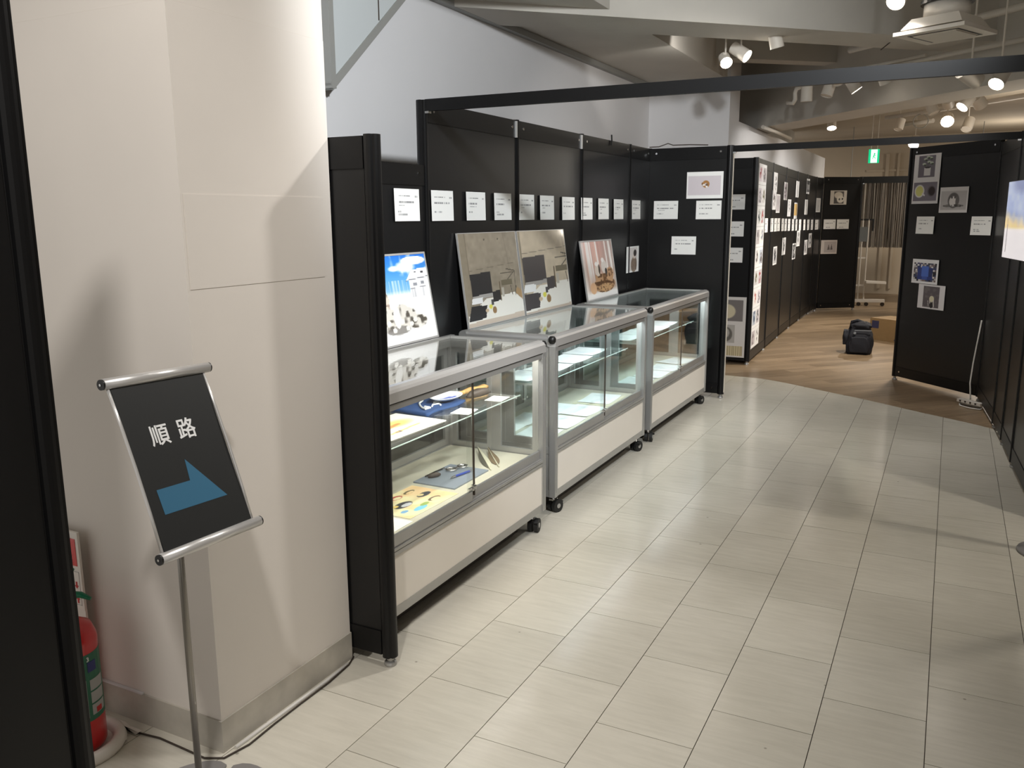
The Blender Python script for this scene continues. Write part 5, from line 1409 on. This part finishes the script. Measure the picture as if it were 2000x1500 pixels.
# ------------------------------------------------------------------ ceiling fittings
ac = thing('air_diffuser', 'square white ceiling air diffuser on a round neck', 'air vent', (-0.13, 5.56, 2.47), math.radians(-25))
S = 0.195
MB().add([(-S, -S, 0.0), (S, -S, 0.0), (S, S, 0.0), (-S, S, 0.0), (-S * 1.0, -S * 1.0, 0.02), (S, -S, 0.02), (S, S, 0.02), (-S, S, 0.02)],
         [(4, 5, 6, 7), (0, 1, 5, 4), (1, 2, 6, 5), (2, 3, 7, 6), (3, 0, 4, 7), (0, 3, 2, 1)]).build('face_plate', 'fixture_white', ac)
MB().add([(-S * .86, -S * .86, 0.032), (S * .86, -S * .86, 0.032), (S * .86, S * .86, 0.032), (-S * .86, S * .86, 0.032), (-S * .66, -S * .66, 0.09), (S * .66, -S * .66, 0.09), (S * .66, S * .66, 0.09), (-S * .66, S * .66, 0.09)],
         [(4, 5, 6, 7), (0, 1, 5, 4), (1, 2, 6, 5), (2, 3, 7, 6), (3, 0, 4, 7), (0, 3, 2, 1)]).build('cone', 'fixture_white', ac)
mb = MB()
for a, b, c, d in ((-S * .72, S * .72, -S * .72, -S * .66), (-S * .72, S * .72, S * .66, S * .72), (-S * .72, -S * .66, -S * .66, S * .66), (S * .66, S * .72, -S * .66, S * .66)):
    mb.box(a, b, c, d, -0.0015, 0.0)
mb.build('slot', 'black_plastic', ac)
MB().box(-S * .6, S * .6, -S * .6, S * .6, -0.006, 0.0).build('inner_plate', 'fixture_white', ac)
MB().cyl((0, 0, 0.09), (0, 0, 0.165), 0.118, n=32).build('neck', 'fixture_white', ac, smooth=True)
MB().cyl((0, 0, 0.165), (0, 0, 0.185), 0.135, n=32).build('collar', 'black_plastic', ac)
MB().cyl((0, 0, 0.185), (0, 0, CZ - 2.47), 0.125, n=28).build('duct', 'pipe_white', ac, smooth=True)

def track_spot(label, pos, aim, top, lit=True, r=0.05, ln=0.13, group=None):
    """a track spotlight: cylindrical can aimed along a direction, hung on a stem from height top"""
    t = thing('track_spotlight', label, 'spotlight', pos, 0, group)
    d = Vector(aim).normalized()
    can = MB().cyl(-d * ln * 0.55, d * ln * 0.45, r * 0.94, r, 20, caps=False)
    a = d.orthogonal().normalized()
    can.cyl(-d * ln * 0.55, -d * ln * 0.5, r * 0.94, r * 0.94, 20)
    can.build('can', 'fixture_white', t, smooth=True)
    MB().cyl(d * (ln * 0.36), d * (ln * 0.40), r * 0.9, r * 0.9, 20).build('lens', 'lamp_lens' if lit else 'fixture_white', t)
    MB().cyl((0, 0, 0.02), (0, 0, top - pos[2]), 0.007, n=8).box(-0.012, 0.012, -0.02, 0.02, 0.03, 0.05).build('stem', 'fixture_white', t)
    return t
TZ = 2.80
track_spot('bright spotlight aimed at the viewer just under the white beam', (-1.645, 6.81, 2.65), (0.42, -0.72, -0.62), CZ, True, 0.045, 0.09)
track_spot('white spotlight can pointing right beside the bright one under the beam', (-1.53, 6.81, 2.698), (0.72, -0.15, -0.5), CZ, True, 0.048, 0.14)
track_spot('white spotlight can mostly hidden above the beam edge', (-1.255, 6.68, 2.745), (0.2, 0.2, -1), CZ, False, 0.05, 0.14)
track_spot('white spotlight can hanging straight down near the elbow pipe', (-1.30, 8.53, 2.585), (0.0, 0.05, -1), 2.70, False, 0.052, 0.15)
track_spot('white spotlight can tilted left, second along the pipe track', (-1.09, 8.38, 2.60), (-0.25, -0.2, -1), 2.70, False, 0.052, 0.15)
track_spot('dark backed spotlight can, third along the pipe track', (-1.0, 8.24, 2.66), (0.1, -0.3, -0.8), 2.705, False, 0.042, 0.11)
track_spot('lit white spotlight can, fourth along the pipe track', (-0.875, 8.22, 2.60), (0.55, 0.1, -0.8), 2.70, True, 0.05, 0.14)
track_spot('white spotlight can half hidden by the front rail, last on the track', (-0.62, 8.04, 2.63), (0.3, 0.3, -0.8), 2.70, False, 0.052, 0.15)
track_spot('brightest spotlight at the top edge beside the air diffuser', (-0.385, 5.58, 2.70), (-0.2, -0.75, -0.62), CZ, True, 0.05, 0.1)
track_spot('small lit spotlight low at the left end of the rear track', (-1.46, 11.7, 2.60), (0.1, -0.4, -0.9), 2.92, True, 0.055, 0.11)
track_spot('white spotlight can tilted right on the rear track', (-0.31, 10.6, 2.62), (0.35, -0.2, -0.8), 2.92, False, 0.06, 0.16)
track_spot('round spotlight seen from behind on the rear track', (-0.16, 10.5, 2.66), (0.1, 0.9, -0.3), 2.92, False, 0.06, 0.14)
track_spot('lit spotlight facing left at the middle of the rear track', (0.01, 10.1, 2.60), (-0.5, -0.4, -0.7), 2.92, True, 0.06, 0.14)
track_spot('large round spotlight at the right of the rear track', (0.13, 10.6, 2.66), (0.4, 0.6, -0.5), 2.92, False, 0.07, 0.14)
track_spot('very bright spotlight aimed at the viewer, rear ceiling', (-0.165, 11.5, 2.575), (0.05, -0.85, -0.5), 2.92, True, 0.07, 0.12)
track_spot('dim spotlight can below the bright one, rear ceiling', (0.06, 12.6, 2.60), (-0.2, -0.5, -0.8), 2.92, False, 0.065, 0.16)
track_spot('dim spotlight can at the left of the rear ceiling pipes', (-0.72, 12.4, 2.62), (-0.2, -0.3, -0.9), 2.92, False, 0.055, 0.14)
track_spot('lit spotlight just under the second rail at the rear', (-0.62, 14.6, 2.56), (-0.2, -0.6, -0.6), 2.92, True, 0.075, 0.14)
track_spot('lit spotlight peeking over the front rail at right', (0.20, 6.9, 2.40), (-0.3, -0.5, -0.6), CZ, True, 0.05, 0.14)
track_spot('grey spotlight can over the front rail at right', (0.02, 6.9, 2.42), (0.5, 0.5, -0.3), CZ, False, 0.055, 0.16)

def pipe(label, pts, r, m='pipe_white', cat='pipe', name='ceiling_pipe'):
    return tag(MB().tube(pts, r, 10).build(name, m, smooth=True), label, cat)
pipe('white elbow pipe running along the deep beam', [(-1.50, 8.72, 2.545), (-1.44, 8.68, 2.53), (-1.42, 8.66, 2.56), (-1.425, 8.66, 2.62), (-1.41, 8.65, 2.655), (-1.36, 8.61, 2.665), (-1.1, 8.42, 2.68), (-0.6, 8.05, 2.70), (0.4, 7.3, 2.71)], 0.020)
pipe('thin white track rail above the spotlights by the deep beam', [(-1.9, 8.80, 2.705), (-1.2, 8.44, 2.715), (-0.3, 7.75, 2.72)], 0.014)
pipe('long rear lighting track crossing the tan ceiling', [(-1.45, 11.9, 2.70), (-0.6, 11.0, 2.70), (0.1, 10.2, 2.70), (1.2, 9.2, 2.72)], 0.022)
pipe('second rear ceiling pipe behind the track', [(-0.9, 12.6, 2.74), (-0.2, 11.9, 2.74), (0.6, 11.0, 2.74), (1.6, 10.0, 2.74)], 0.028)
pipe('rear ceiling conduit box with brackets', [(-0.72, 13.2, 2.70), (-0.35, 12.9, 2.70)], 0.03)
pipe('loop of black cable under the rear ceiling', [(-0.47 + 0.085 * math.cos(a), 12.165, 2.632 + 0.085 * math.sin(a)) for a in np.linspace(0, 2 * PI, 22)], 0.005, 'grey_trim', 'cable', 'cable_loop')
pipe('pale conduit rising behind the front rail to the right', [(-0.85, 7.6, 2.78), (-0.3, 7.2, 2.80), (0.6, 6.7, 2.86)], 0.026)
pipe('white trunking short piece at the corner over the far wall', [(-1.92, 9.75, 2.43), (-1.90, 10.4, 2.43), (-1.90, 11.4, 2.43)], 0.02)
pipe('thin dark rod hanging at an angle below the ceiling', [(-0.60, 7.35, 2.60 + 0.12), (-0.42, 7.25, 2.84)], 0.004, 'cable_dark', 'rod', 'support_rod')
tl = thing('linear_light', 'bright linear light along the rear track at the right edge', 'light', (0.2, 9.9, 2.64), -0.75)
MB().box(0, 0.9, -0.03, 0.03, 0.012, 0.05).build('body', 'fixture_white', tl)
MB().box(0.02, 0.88, -0.02, 0.02, 0.006, 0.012).build('lens', 'lamp_lens', tl)
MB().cyl((0.1, 0, 0.05), (0.1, 0, 0.28), 0.006, n=8).cyl((0.8, 0, 0.05), (0.8, 0, 0.28), 0.006, n=8).build('stem', 'fixture_white', tl)
